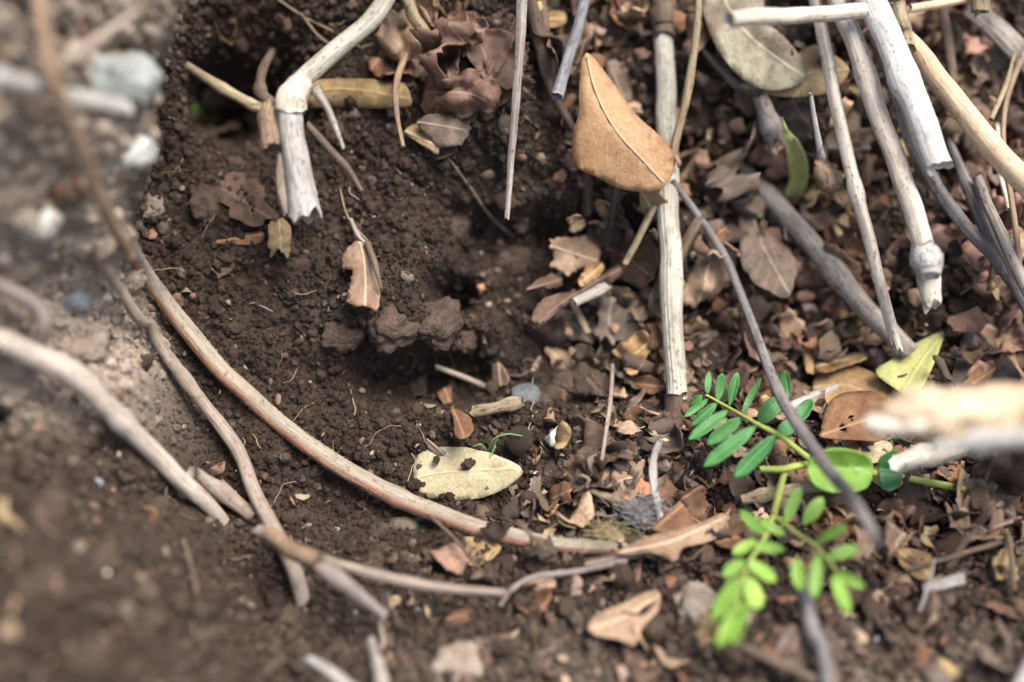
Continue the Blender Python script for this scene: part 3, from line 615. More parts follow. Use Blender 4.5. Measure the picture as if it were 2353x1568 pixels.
stick('dry_stem', 'short grey stub beside the tapered stem at the right edge', 'stem', [(2246, 408, 10), (2300, 540, 12), (2390, 720, 12)], [24, 28, 30], 'grey', 14, nseg=16, end='hollow')
stick('twig', 'brown knotted twig hanging at the top right', 'twig', [(2160, -30, 8), (2176, 80, 8), (2192, 200, 6), (2192, 330, 2)], [22, 26, 18, 18], 'brown', 10, rough=.1)
stick('dry_stem', 'flat grey striped stalk in the top right corner', 'stem', [(2230, 20, 6), (2300, 80, 8), (2400, 190, 8)], [44, 50, 52], 'grey', 8, flat=.4, ridge=.06, nr=11, nseg=44)
stick('dry_stem', 'short cream stalk lying along the top right edge', 'stem', [(2090, 22, 16), (2170, 8, 16), (2270, -10, 14)], [22, 20, 18], 'cream', 14)
stick('dry_stem', 'stubby yellowish stem with a frayed end at the top right', 'stem', [(2256, -30, 20), (2250, 30, 20)], [44, 36], 'yellow', 14, end='hollow', jag=.8, rough=.1)
stick('straw', 'thin tan straw curving down the right edge', 'straw', [(2400, 60, 12), (2350, 130, 14), (2312, 230, 14), (2306, 330, 14), (2330, 500, 16), (2345, 640, 14)], [14, 15, 15, 12, 14, 12], 'tan', 12, fit=2)
stick('straw', 'short straw leaning across the thin tan straw', 'straw', [(2277, 275, 14), (2310, 200, 14), (2332, 120, 13)], [12, 12, 8], 'yellow', 14)
stick('straw', 'pale upright straw below the straw yellow stem at right', 'straw', [(2290, 285, 6), (2300, 400, 8), (2318, 480, 10)], [10, 11, 10], 'pale', 10)
# stub cane, seed stalk
st, _, _ = stick('cane', 'grey cane stub with a ring joint below the grey green leaf', 'cane', [(1742, 215, 5), (1765, 280, 6), (1782, 338, 6)], [38, 40, 42], 'grey', 8, end='hollow', nseg=18)
stick('node', None, None, [(1776, 334, 6), (1786, 350, 6)], [46, 44], 'tan', 8, parent=st, on=True, rough=.15)
st, Ps, rs = stick('seed_stalk', 'thin pale stalk carrying a bristly brown seed head', 'seed stalk', [(1863, 215, 8), (1872, 280, 10), (1884, 345, 12), (1892, 376, 12)], [9, 12, 15, 24], 'silver', 20)
hd, Ph, rh = stick('seed_head', 'bristly brown seed head', None, [(1888, 368, 12), (1896, 395, 12), (1910, 425, 12), (1920, 440, 12)], [30, 52, 56, 20], 'tan', 12, parent=st, on=True, rough=.15)
vv, ff = [], []
for i in range(90):
    k = random.randint(2, len(Ph)-1); dr = Vector((random.gauss(0, 1), random.gauss(0, 1), random.gauss(0, 1))).normalized(); base = Ph[k]+np.array(dr)*rh[k]*.9; tip = base+np.array(dr)*.0011+(Ph[-1]-Ph[0])*.30; s = np.cross(tip-base, CD); s = s/np.linalg.norm(s)*.00016
    b = len(vv); vv += [base-s, base+s, tip, base-CD*.0002]; ff += [(b, b+1, b+2), (b+1, b+3, b+2), (b+3, b, b+2)]
br = obj('bristles', mesh('bristles', np.array(vv)-np.array(st.location), ff, stick_mat('tan'), np.zeros((len(vv), 3))), hd); br['kind'] = 'stuff'
# the forked hanging stem at the upper left
st, _, _ = stick('broken_stem', 'blurred pale broken stem with a knuckle joint hanging at upper left', 'stem', [(905, -40, 26), (860, 35, 28), (790, 100, 30), (692, 188, 34)], [40, 42, 44, 46], 'cane', 8, nseg=16, rough=.04)
stick('lower_segment', 'thick whitish lower segment', None, [(668, 250, 34), (676, 320, 36), (690, 400, 36), (702, 498, 34)], [58, 56, 62, 76], 'silver', 8, parent=st, on=True, rest=.9, nseg=20, rough=.06, jag=.5)
stick('knuckle', 'swollen joint', None, [(700, 180, 34), (672, 225, 35), (668, 262, 35)], [48, 68, 60], 'pale', 8, parent=st, on=True, rough=.14)
stick('side_twig', None, None, [(430, 150, 30), (500, 195, 32), (600, 248, 34), (660, 245, 34)], [18, 24, 26, 26], 'yellow', 8, parent=st, on=True, rough=.08)
stick('side_twig', None, None, [(628, 112, 26), (604, 160, 30), (600, 210, 34), (630, 240, 34)], [14, 22, 24, 26], 'brown', 8, parent=st, on=True, rough=.1)
stick('side_twig', None, None, [(718, 200, 34), (752, 250, 34), (790, 342, 32)], [24, 18, 8], 'grey', 8, parent=st, on=True)
stick('side_twig', None, None, [(705, 285, 32), (760, 345, 28), (795, 385, 26), (832, 442, 22)], [14, 17, 20, 9], 'brown', 8, parent=st, on=True, rough=.12)
stick('bract', 'curled hollow bract', None, [(612, 235, 36), (616, 290, 36), (626, 345, 36)], [40, 52, 48], 'tan', 8, parent=st, on=True, end='hollow', rough=.15, jag=.6)
stick('bark_strip', None, None, [(646, 350, 34), (645, 420, 36), (662, 492, 34)], [18, 22, 26], 'dusty', 8, parent=st, on=True)
# roots over the spur and the hollow
root, Pr, rr = stick('root', 'long fuzzy curved root with a rosy stripe sweeping below the hollow', 'root', [(285, 540, 4), (330, 622, 4), (420, 745, 3), (560, 900, 2), (740, 1045, 2), (920, 1147, 1), (1110, 1217, 1), (1250, 1247, 0), (1370, 1258, -1), (1440, 1262, -5)], [34, 36, 39, 41, 42, 42, 40, 38, 33, 26], 'rosy', 4, fit=4, rest=.7, nseg=24, rough=.05)
vv, ff = [], []
for i in range(2600):
    k = random.randint(4, len(Pr)-4); dr = np.array([random.gauss(0, 1) for _ in range(3)]); tg = Pr[k+1]-Pr[k-1]; tg /= np.linalg.norm(tg); dr -= tg*(dr@tg); dr /= np.linalg.norm(dr)
    base = Pr[k]+(Pr[k+1]-Pr[k])*random.random()+dr*rr[k]*.95; tip = base+dr*random.uniform(.0003, .0008)+tg*random.uniform(-.0004, .0004); s = tg*.00006; q = np.cross(dr, tg)*.00006
    b = len(vv); vv += [base-s, base+s, base+q, tip]; ff += [(b, b+1, b+3), (b+1, b+2, b+3), (b+2, b, b+3)]
fz = obj('fuzz', mesh('fuzz', np.array(vv)-np.array(root.location), ff, plain_mat('root_fuzz', (.50, .46, .36))), root); fz['kind'] = 'stuff'
stick('root', 'dusty brown root left of the rosy root with a kink halfway', 'root', [(205, 570, 6), (265, 650, 6), (318, 730, 6), (345, 745, 8), (372, 800, 8), (470, 930, 5), (545, 1030, 4), (580, 1120, 6), (635, 1230, 8), (680, 1320, 6), (705, 1430, -5)], [22, 25, 27, 27, 29, 31, 34, 31, 35, 38, 34], 'dusty', 2, fit=4, rest=.7, nseg=18, rough=.08)
stick('root', 'thick pale blurred root slanting across the lower left', 'root', [(-60, 760, 6), (40, 800, 8), (170, 865, 10), (250, 940, 10), (330, 1020, 8), (420, 1105, 5), (500, 1185, 0), (548, 1245, -6)], [46, 52, 57, 52, 47, 42, 34, 24], 'rootpale', 1, fit=3, rest=.55, nseg=18, rough=.07)
stick('root', 'short pale branch root beside the tip of the thick pale root', 'root', [(440, 1085, 3), (520, 1140, 3), (590, 1190, 2)], [30, 40, 30], 'dusty', 3, fit=2)
stick('root', 'warm brown root running down the top left of the spur', 'root', [(80, -40, 18), (98, 60, 18), (118, 170, 18), (150, 260, 16), (190, 360, 14), (235, 470, 12), (300, 590, 6)], [34, 36, 40, 40, 38, 34, 28], 'tan', 5, fit=2, rest=.8, nseg=16)
stick('dry_stem', 'blurred silvery stem lying across the spur at the left edge', 'stem', [(-50, 175, 10), (60, 196, 10), (180, 225, 10), (295, 252, 8)], [42, 46, 44, 38], 'silver', 6, nseg=16)
stick('twig', 'dusty twig slanting up across the top of the spur', 'twig', [(135, 150, 14), (220, 95, 12), (322, 22, 8)], [26, 26, 20], 'dusty', 8)
stick('twig', 'dusty twig stub at the left edge below the silvery stem', 'twig', [(-40, 290, 8), (20, 240, 8), (70, 205, 8)], [28, 26, 22], 'dusty', 6)
stick('root', 'small mauve root loop above the thick pale root', 'root', [(-40, 640, 4), (30, 672, 8), (88, 712, 10), (100, 752, 10), (84, 800, 4)], [34, 36, 38, 36, 32], 'mauve', 5, fit=2)
stick('root', 'faint tan rootlet beneath the blurred lower left slope', 'root', [(420, 1240, 2), (445, 1330, 3), (460, 1420, 3), (470, 1500, 0)], [10, 12, 11, 8], 'brown', 1, fit=2)
st, _, _ = stick('twig', 'blurred orange and mauve broken twig in the lower left foreground', 'twig', [(600, 1222, 14), (660, 1262, 16), (720, 1290, 18), (790, 1340, 18), (885, 1415, 8)], [30, 38, 42, 36, 22], 'mauve', 6, nseg=16, rough=.1)
stick('torn_bark', 'orange torn bark', None, [(612, 1224, 18), (670, 1262, 21), (735, 1296, 21)], [24, 42, 30], 'tan', 8, parent=st, on=True, rough=.2)
stick('rootlet', 'fine pale blurred rootlet running right from the mauve twig', 'rootlet', [(740, 1285, 14), (860, 1320, 14), (1000, 1348, 13), (1165, 1362, 10)], [20, 24, 22, 14], 'dusty', 6, fit=2)
stick('rootlet', 'thin grey rootlet curling up to the torn leaf strip', 'rootlet', [(1150, 1392, 3), (1180, 1352, 5), (1230, 1325, 5), (1330, 1312, 5), (1440, 1288, 4)], [9, 11, 13, 14, 16], 'mauve', 4, fit=2)
stick('twig', 'short pale blurred twig at the bottom edge', 'twig', [(712, 1516, 8), (760, 1546, 10), (830, 1600, 10)], [20, 26, 28], 'silver', 6)
stick('twig', 'blurred upright grey twig stub near the bottom edge', 'twig', [(852, 1470, 6), (870, 1530, 8), (885, 1600, 8)], [22, 26, 26], 'grey', 5)
stick('twig', 'tiny upright splinter under the mauve twig', 'twig', [(868, 1415, 6), (880, 1470, 3), (876, 1490, 0)], [10, 12, 12], 'dusty', 3)
st, _, _ = stick('wood_chunk', 'thick blurred cream wood chunk jutting in from the right edge', 'wood', [(2030, 965, 66), (2110, 950, 70), (2220, 950, 72), (2420, 940, 74)], [60, 110, 128, 140], 'cream', 12, nseg=24, rough=.26, jag=.8, wob=.3)
stick('splinter', 'pale broken splinter', None, [(1990, 970, 62), (2060, 985, 66), (2140, 985, 68)], [26, 40, 40], 'pale', 12, parent=st, on=True, rough=.2)
stick('splinter', 'pale lower splinter', None, [(2140, 1030, 66), (2240, 1010, 70), (2420, 1000, 72)], [30, 56, 60], 'silver', 12, parent=st, on=True, rough=.2)
stick('dry_stem', 'split pale stem half hidden under the cream wood chunk', 'stem', [(2052, 1072, 18), (2120, 1050, 18), (2220, 1030, 14)], [44, 46, 40], 'pale', 6, ridge=.1, nr=3, nseg=18, end='hollow')
stick('bark_chip', 'short splintered bark chip left of the large clod', 'bark', [(1084, 947, 2), (1140, 938, 3), (1202, 923, 2)], [26, 28, 30], 'yellow', 6, flat=.55, rough=.2, jag=.6, ridge=.08, nr=4)
stick('straw', 'flat pale straw standing right of the brown litter', 'straw', [(1518, 1010, 8), (1502, 1060, 8), (1503, 1120, 8), (1518, 1190, 4)], [14, 16, 17, 15], 'silver', 5, flat=.45, fit=2)
stick('straw', 'thin upright straw above the white angular stone', 'straw', [(1408, 840, 6), (1404, 900, 7), (1396, 970, 7), (1382, 1060, 3)], [9, 10, 10, 9], 'dusty', 6, fit=1)
stick('twig', 'dark bluish twig hanging under the tan leaf', 'twig', [(1418, 420, 6), (1405, 500, 7), (1388, 575, 5), (1378, 640, 2)], [22, 16, 12, 8], 'dark', 7, rough=.15)
stick('twig', 'short tan twig below the ragged leaf strip', 'twig', [(1312, 690, 3), (1335, 735, 4), (1352, 770, 2)], [16, 18, 16], 'yellow', 5)
stick('twig', 'flat ribbed grey stalk piece in the ragged leaf cluster', 'twig', [(1322, 695, 7), (1362, 675, 8), (1400, 655, 7)], [22, 23, 20], 'grey', 20, ridge=.05, nr=9, nseg=36, flat=.6)
stick('twig', 'pale twig with a split end in the hollow', 'twig', [(1000, 842, 6), (1050, 862, 8), (1118, 890, 4)], [12, 15, 12], 'dusty', 5, rough=.1)
stick('twig', 'short whitish twig above the torn parchment leaf', 'twig', [(806, 505, 4), (822, 540, 5), (842, 562, 3)], [11, 12, 8], 'grey', 5)
stick('twig', 'dark thin twig along the edge of the parchment leaf', 'twig', [(845, 560, 6), (862, 610, 7), (876, 665, 3)], [16, 14, 7], 'brown', 6, rough=.15)
stick('twig', 'dark thin stem crossing under the fuzzy root', 'twig', [(985, 1185, 5), (1030, 1225, 6), (1080, 1280, 5), (1115, 1325, 2)], [9, 9, 8, 6], 'brown', 6)
stick('twig', 'dark thin twig laid over the fuzzy root', 'twig', [(1150, 1190, 8), (1200, 1212, 9), (1262, 1270, 6)], [7, 9, 7], 'brown', 8)
stick('twig', 'gnarled brown twig hanging across the mustard leaf end', 'twig', [(932, 125, 8), (910, 190, 9), (912, 260, 9), (926, 338, 6)], [16, 15, 13, 9], 'tan', 7, rough=.2)
stick('twig', 'shaggy brown root stub at the top above the leaf tangle', 'twig', [(925, -30, 8), (945, 30, 9), (985, 90, 10), (1000, 120, 9)], [28, 30, 26, 10], 'yellow', 8, rough=.25)
stick('twig', 'dark gnarled twig standing at the bottom under the green plant', 'twig', [(1845, 1350, 4), (1862, 1440, 5), (1890, 1500, 4), (1905, 1600, 4)], [34, 40, 38, 44], 'slate', 6, rough=.2)
stick('twig', 'brown blurred twig along the bottom edge right of centre', 'twig', [(1660, 1465, 3), (1760, 1510, 5), (1880, 1570, 5), (1950, 1610, 4)], [18, 26, 28, 28], 'brown', 6, rough=.1)
stick('twig', 'slim brown twig running to the right edge below the plant', 'twig', [(2080, 1312, 2), (2200, 1276, 3), (2318, 1240, 3)], [12, 13, 14], 'brown', 5)
stick('straw', 'flat grey straw piece lying at lower right', 'straw', [(2122, 1352, 4), (2170, 1340, 5), (2216, 1328, 4)], [26, 28, 26], 'silver', 5, flat=.3, nseg=16)
stick('straw', 'thin dark straw crossing the flat grey straw piece', 'straw', [(2146, 1285, 6), (2134, 1345, 7), (2112, 1405, 3)], [7, 9, 7], 'grey', 6)
stick('twig', 'thin upright brown twig at the right edge', 'twig', [(2316, 1225, 6), (2326, 1300, 6), (2332, 1360, 3)], [11, 13, 13], 'brown', 5)
stick('dry_stem', 'pale stem end in the bottom right corner', 'stem', [(2420, 1430, 10), (2370, 1520, 10), (2330, 1600, 10)], [34, 36, 36], 'silver', 6)
stick('dry_stem', 'split tan stem piece under the round green leaf', 'stem', [(1702, 1150, 6), (1780, 1132, 7), (1870, 1118, 6), (1960, 1108, 4)], [24, 28, 28, 24], 'yellow', 4, flat=.5, nseg=16)
stick('dry_stem', 'pale stem piece between the brown leaf and the green leaflets', 'stem', [(1790, 950, 4), (1860, 915, 5), (1930, 890, 3)], [24, 24, 20], 'silver', 4)
stick('twig', 'curled yellow tendril in the litter left of the grey down', 'tendril', [(1318, 1105, 5), (1332, 1094, 8), (1352, 1102, 9), (1352, 1122, 7), (1400, 1145, 5), (1460, 1170, 4)], [7, 8, 9, 10, 20, 28], 'yellow', 5, fit=2)
stick('twig', 'rough dark twig behind the slim hanging stem', 'twig', [(1240, -20, 3), (1250, 60, 4), (1262, 140, 4)], [22, 24, 18], 'brown', 6, rough=.15)
stick('twig', 'brown crumbly stalk leaning behind the upright cane', 'twig', [(1500, 720, 0), (1530, 640, 2), (1570, 570, 4), (1620, 480, 4)], [40, 34, 28, 20], 'brown', 6, rough=.2)

# ================================================================== recognisable leaves
leaf('large tan folded leaf with a pointed tip leaning on the upright cane', [(1347, 122), (1332, 190), (1330, 260), (1318, 300), (1315, 345), (1326, 385), (1372, 408), (1420, 432), (1480, 441), (1528, 428), (1547, 390), (1542, 345), (1510, 308), (1460, 262), (1400, 180)],
     [(1347, 122), (1362, 190), (1388, 255), (1424, 312), (1470, 362), (1524, 420)], 'tan', lift=27, fold=-6, curl=-3, bend=-2.5, crump=.6, tilt=.5, th=.35, tx=-.10, cf=110)
leaf('straw coloured leaf lying flat on the floor of the hollow', [(958, 1050), (985, 1033), (1050, 1027), (1110, 1037), (1155, 1052), (1199, 1077), (1190, 1100), (1150, 1128), (1090, 1147), (1010, 1148), (968, 1135), (950, 1090)],
     [(950, 1100), (1010, 1088), (1090, 1082), (1199, 1078)], 'straw', lift=5, curl=-1.6, bend=.8, crump=.5, rag=1.5, tx=.22)
leaf('big mottled grey green leaf at the top among pale stems', [(1605, -60), (1612, 10), (1632, 80), (1664, 136), (1712, 188), (1770, 208), (1830, 196), (1852, 168), (1830, 118), (1792, 76), (1755, 40), (1748, -60)],
     [(1640, -60), (1680, 30), (1740, 100), (1848, 178)], 'greygreen', lift=16, fold=4, curl=-4, crump=1.5, bend=-2, tilt=.6)
leaf('buff leaf with curled margin under the grey green leaf', [(1700, 195), (1745, 212), (1800, 223), (1860, 221), (1920, 206), (1951, 162), (1925, 132), (1880, 104), (1840, 118), (1800, 160)],
     [(1720, 190), (1800, 180), (1880, 165), (1950, 162)], 'buff', lift=11, curl=2, crump=1.0, tilt=.6)
leaf('narrow brown leaf edge hanging left of the grey green leaf', [(1616, 112), (1640, 130), (1680, 172), (1728, 205), (1726, 222), (1690, 206), (1650, 168), (1620, 130)], [(1616, 115), (1670, 175), (1728, 215)], 'taupe', lift=11, crump=1, rag=3)
leaf('folded yellow green leaf hanging under the buff leaf', [(1796, 270), (1812, 300), (1838, 330), (1856, 380), (1852, 430), (1836, 455), (1806, 452), (1814, 410), (1806, 340)], [(1797, 272), (1822, 350), (1824, 455)], 'limey', lift=20, fold=5, crump=.5)
leaf('yellow green pointed leaf standing at the right above the wood chunk', [(2166, 764), (2160, 800), (2140, 850), (2118, 892), (2088, 918), (2062, 898), (2012, 856), (2050, 826), (2110, 786)], [(2165, 765), (2110, 840), (2072, 905)], 'limey', lift=9, fold=2.5, crump=.5)
leaf('rusty brown leaf with small holes leaning on the ochre leaf', [(1886, 990), (1896, 945), (1922, 910), (1978, 900), (2034, 908), (2036, 965), (2030, 1010), (1965, 1013), (1888, 1005)], [(1886, 1000), (1960, 975), (2036, 950)], 'rust', lift=13, curl=-2, crump=.6, rag=2,
     holes=[[(1925, 980), (1948, 978), (1945, 992), (1928, 992)], [(1948, 958), (1960, 955), (1958, 967), (1949, 966)]])
leaf('broad pale ochre leaf behind the rusty holed leaf', [(1868, 905), (1880, 860), (1930, 838), (1990, 850), (2036, 880), (2062, 930), (2066, 985), (1990, 1000), (1900, 980)], [(1870, 890), (1960, 890), (2060, 960)], 'ochre', lift=7, curl=-3, crump=.7)
leaf('crumpled ochre leaf standing right of the grey twig', [(1842, 770), (1862, 740), (1868, 716), (1898, 720), (1900, 748), (1886, 780), (1900, 806), (1890, 850), (1858, 860), (1844, 820)], [(1870, 720), (1866, 790), (1868, 858)], 'ochre', lift=9, crump=2.2, rag=5, cf=30)
leaf('curled ochre leaf edge above the pale ochre leaf', [(1880, 830), (1930, 822), (1985, 806), (2006, 808), (1985, 828), (1955, 838), (1900, 856), (1876, 850)], [(1880, 840), (1940, 828), (2005, 808)], 'ochre', lift=10, curl=3, crump=1.4, rag=2)
leaf('dark charcoal brown leaf with a raised edge at the right', [(2185, 880), (2205, 800), (2232, 740), (2270, 790), (2310, 815), (2338, 850), (2340, 880), (2270, 905), (2200, 900)], [(2232, 742), (2260, 820), (2270, 900)], 'charcoal', lift=6, fold=2, crump=1.2, rag=3)
leaf('brown torn scrap leaning on the dark charcoal leaf', [(2205, 895), (2240, 850), (2282, 830), (2290, 870), (2282, 905), (2230, 912)], [(2210, 900), (2285, 850)], 'rust', lift=9, crump=.8, rag=4)
leaf('mustard leaf folded into a strip below the broken stem', [(700, 190), (740, 184), (800, 182), (870, 184), (915, 188), (938, 205), (945, 242), (905, 248), (830, 249), (760, 246), (705, 244)], [(700, 215), (800, 206), (945, 228)], 'mustard', lift=6, curl=-3.5, crump=.4, th=.6)
leaf('brown leaf hanging behind the leaf tangle right of the mustard leaf', [(968, 232), (975, 180), (998, 138), (1036, 118), (1080, 150), (1100, 210), (1092, 270), (1040, 300), (990, 280)], [(990, 285), (1020, 210), (1045, 120)], 'cinnamon', lift=5, crump=1.6, rag=6)
leaf('tan torn leaf tip hanging below the leaf tangle', [(930, 302), (955, 285), (985, 282), (1020, 310), (1045, 335), (1012, 340), (1004, 356), (985, 344), (952, 322)], [(930, 302), (1010, 340)], 'buff', lift=6, crump=.7, rag=2, holes=[[(962, 300), (974, 304), (970, 312)]])
leaf('grey brown rounded leaf over the tan torn tip', [(958, 280), (1000, 262), (1050, 270), (1082, 284), (1078, 310), (1052, 334), (1018, 336), (985, 318)], [(960, 282), (1070, 300)], 'taupe', lift=8, crump=1.2, rag=4)
leaf('reddish brown crumpled leaf at the heart of the leaf tangle', [(982, 212), (1005, 192), (1048, 172), (1092, 160), (1140, 192), (1152, 235), (1130, 262), (1095, 255), (1062, 270), (1012, 245)], [(985, 212), (1070, 215), (1140, 245)], 'reddish', lift=13, crump=4.2, rag=9, cf=30)
leaf('reddish brown leaf with a smooth edge at the right of the leaf tangle', [(1068, 110), (1085, 72), (1130, 66), (1178, 80), (1170, 120), (1130, 185), (1095, 165)], [(1085, 75), (1110, 120), (1130, 182)], 'reddish', lift=9, fold=3, crump=1.6, rag=4, cf=45)
leaf('ragged dark reddish leaf at the top of the leaf tangle', [(975, 72), (1015, 40), (1070, 32), (1118, 48), (1108, 92), (1060, 120), (1010, 122), (985, 104)], [(980, 80), (1110, 70)], 'reddish', lift=11, crump=4, rag=12, cf=30)
leaf('tattered brown leaf drooping at the left of the leaf tangle', [(1000, 100), (1050, 105), (1058, 150), (1040, 190), (1025, 180), (1028, 150), (1005, 140)], [(1010, 100), (1035, 185)], 'dun', lift=13, crump=3, rag=9, cf=30)
leaf('torn parchment coloured leaf on the dark slope', [(783, 600), (800, 570), (826, 552), (850, 580), (866, 622), (872, 670), (868, 712), (840, 706), (800, 698), (798, 680), (806, 640), (812, 622), (790, 618)], [(826, 552), (838, 620), (838, 708)], 'parchment', lift=8, curl=-2, crump=.8, rag=5)
leaf('brown leaf with ragged edge at the top of the central litter cluster', [(1262, 560), (1290, 545), (1330, 545), (1362, 555), (1376, 590), (1368, 620), (1330, 618), (1308, 630), (1268, 612), (1272, 590)], [(1262, 565), (1320, 585), (1372, 600)], 'parchment', lift=24, crump=1.5, rag=10, holes=[[(1318, 588), (1326, 584), (1325, 593)]])
leaf('long ragged dark brown leaf strip hanging diagonally in the litter cluster', [(1236, 752), (1232, 705), (1262, 680), (1320, 668), (1370, 640), (1430, 605), (1440, 622), (1400, 655), (1340, 680), (1290, 710), (1260, 735)], [(1236, 748), (1300, 690), (1436, 612)], 'dun', lift=27, curl=-2, crump=2.6, rag=11, cf=35)
leaf('curled pointed brown leaf tip at the left of the litter cluster', [(1208, 668), (1240, 640), (1268, 628), (1290, 640), (1285, 660), (1262, 664), (1235, 664)], [(1210, 667), (1285, 645)], 'dun', lift=22, curl=-3, crump=1.6, rag=6)
leaf('ochre crumpled scrap in the litter cluster', [(1330, 640), (1352, 612), (1384, 606), (1382, 628), (1352, 650), (1336, 658)], [(1332, 652), (1384, 610)], 'ochre', lift=29, crump=1.6, rag=4, cf=25)
leaf('dark brown leaf behind the litter cluster beside the cane', [(1410, 560), (1470, 538), (1505, 560), (1510, 620), (1480, 660), (1440, 650), (1400, 620)], [(1410, 570), (1500, 640)], 'dun', lift=14, crump=1.2, rag=4)
leaf('yellow brown crumpled leaf low beside the cane', [(1408, 808), (1445, 778), (1480, 762), (1502, 790), (1480, 830), (1462, 862), (1440, 858), (1430, 830)], [(1408, 808), (1455, 815), (1500, 775)], 'ochre', lift=13, crump=2, rag=4, cf=30)
leaf('dark brown rolled leaf leaning behind the cane', [(1440, 870), (1470, 810), (1505, 740), (1528, 690), (1540, 720), (1530, 780), (1500, 840), (1470, 880)], [(1450, 872), (1530, 695)], 'cinnamon', lift=4, curl=-4, crump=1, rag=2)
leaf('orange brown curled scrap left of the cane foot', [(1432, 880), (1480, 862), (1512, 872), (1530, 890), (1500, 906), (1475, 900), (1458, 885)], [(1434, 882), (1528, 890)], 'cinnamon', lift=9, curl=2, crump=1.4, rag=2)
leaf('buff blurred leaf lying in the bottom foreground', [(1350, 1440), (1372, 1412), (1420, 1392), (1470, 1368), (1512, 1358), (1514, 1400), (1478, 1440), (1456, 1482), (1420, 1470), (1370, 1462)], [(1352, 1446), (1430, 1420), (1512, 1370)], 'parchment', lift=8, fold=2, crump=.7, rag=2)
leaf('pale grey brown torn leaf strip beside the green leaflets', [(1420, 1268), (1470, 1240), (1540, 1220), (1600, 1205), (1660, 1180), (1668, 1202), (1640, 1240), (1570, 1262), (1552, 1292), (1500, 1270), (1440, 1275)], [(1422, 1270), (1540, 1245), (1665, 1190)], 'parchment', lift=10, curl=2, crump=1.4, rag=4)
leaf('dark strip of wood like leaf under the torn leaf strip', [(1342, 1290), (1400, 1272), (1470, 1262), (1490, 1275), (1430, 1290), (1360, 1305)], [(1345, 1298), (1490, 1268)], 'taupe', lift=8, curl=-2, crump=.8, rag=2)
leaf('brown rolled leaf right of the torn leaf strip', [(1640, 1240), (1680, 1205), (1740, 1200), (1770, 1225), (1740, 1250), (1680, 1262)], [(1645, 1245), (1765, 1222)], 'cinnamon', lift=7, curl=-3, crump=1.4, rag=4)
leaf('brown pointed leaf scrap beside the grey down', [(1500, 1215), (1540, 1170), (1572, 1150), (1585, 1185), (1602, 1210), (1550, 1222)], [(1505, 1215), (1575, 1155)], 'cinnamon', lift=10, crump=1, rag=4)
leaf('yellowish mottled leaf scrap below the fuzzy root', [(1056, 1240), (1090, 1236), (1130, 1240), (1150, 1262), (1120, 1290), (1090, 1300), (1055, 1285)], [(1056, 1262), (1148, 1262)], 'mustard', lift=2.5, crump=.6, rag=4)
leaf('mottled buff leaf under the bright green leaflets', [(1830, 1150), (1880, 1118), (1950, 1120), (1962, 1180), (1930, 1215), (1870, 1210)], [(1835, 1160), (1955, 1170)], 'buff', lift=6, crump=.6)
leaf('orange brown leaf under the right green leaflets', [(1890, 1190), (1940, 1160), (1965, 1185), (1955, 1230), (1915, 1245)], [(1895, 1195), (1950, 1230)], 'cinnamon', lift=8, crump=.6)
leaf('pale yellow leaf base below the rusty holed leaf', [(1935, 1010), (1990, 1012), (2040, 1015), (2050, 1040), (2010, 1065), (1950, 1045)], [(1940, 1020), (2048, 1042)], 'straw', lift=5, crump=.5)
leaf('grey brown large leaf drooping right of the upright cane', [(1700, 480), (1712, 440), (1735, 450), (1740, 520), (1770, 540), (1825, 590), (1828, 650), (1800, 684), (1750, 660), (1712, 620)], [(1712, 445), (1750, 560), (1810, 670)], 'taupe', lift=15, crump=2, rag=6, cf=40)
leaf('red brown long leaf sloping below the broad grey stem', [(1820, 600), (1850, 590), (1890, 640), (1935, 720), (1920, 735), (1880, 690), (1830, 650)], [(1825, 600), (1930, 728)], 'reddish', lift=5, crump=1, rag=2)
leaf('reddish leaf half seen behind the cane above the tan leaf', [(1505, 262), (1530, 248), (1560, 250), (1575, 280), (1550, 300), (1520, 298)], [(1508, 280), (1572, 275)], 'reddish', lift=13, crump=.6)
leaf('curved grey brown leaf behind the tan leaf', [(1392, 150), (1420, 142), (1445, 180), (1452, 240), (1440, 270), (1415, 230)], [(1400, 150), (1445, 265)], 'taupe', lift=6, curl=-2, crump=.6)
leaf('brown narrow leaf hanging below the tan leaf', [(1340, 398), (1358, 400), (1362, 450), (1360, 490), (1342, 494), (1340, 450)], [(1348, 398), (1352, 492)], 'dun', lift=6, fold=2, crump=.6)
leaf('tan leaf edge showing below the tan folded leaf', [(1470, 440), (1500, 435), (1540, 470), (1520, 500), (1490, 510), (1475, 480)], [(1475, 445), (1510, 505)], 'buff', lift=9, crump=.8, rag=3)
leaf('brown tattered leaf at the top between the two hanging stems', [(1358, 60), (1400, 20), (1450, 0), (1470, 40), (1440, 90), (1400, 110), (1380, 90)], [(1360, 70), (1460, 30)], 'dun', lift=7, crump=2.4, rag=6, cf=30)
leaf('golden brown bent scrap at the top beside the slim stem', [(1250, 40), (1272, 25), (1298, 32), (1294, 58), (1260, 62)], [(1252, 45), (1296, 45)], 'ochre', lift=9, crump=1.2, rag=2)
leaf('brown leaf scrap under the lower broken stem segment', [(505, 430), (560, 400), (610, 440), (632, 500), (560, 515), (520, 480)], [(510, 435), (625, 505)], 'dun', lift=5, crump=1.4, rag=16, holes=[[(570, 470), (580, 450), (584, 500)]])
leaf('brown strip leaf on the soil below the broken stem', [(490, 555), (540, 545), (590, 530), (606, 540), (590, 560), (520, 562)], [(492, 558), (605, 538)], 'cinnamon', lift=3, crump=.7, rag=3)
leaf('shredded tan leaf piece below the broken stem', [(620, 510), (660, 508), (668, 560), (660, 590), (640, 575), (622, 585)], [(640, 510), (645, 585)], 'buff', lift=7, crump=2, rag=6, cf=25)
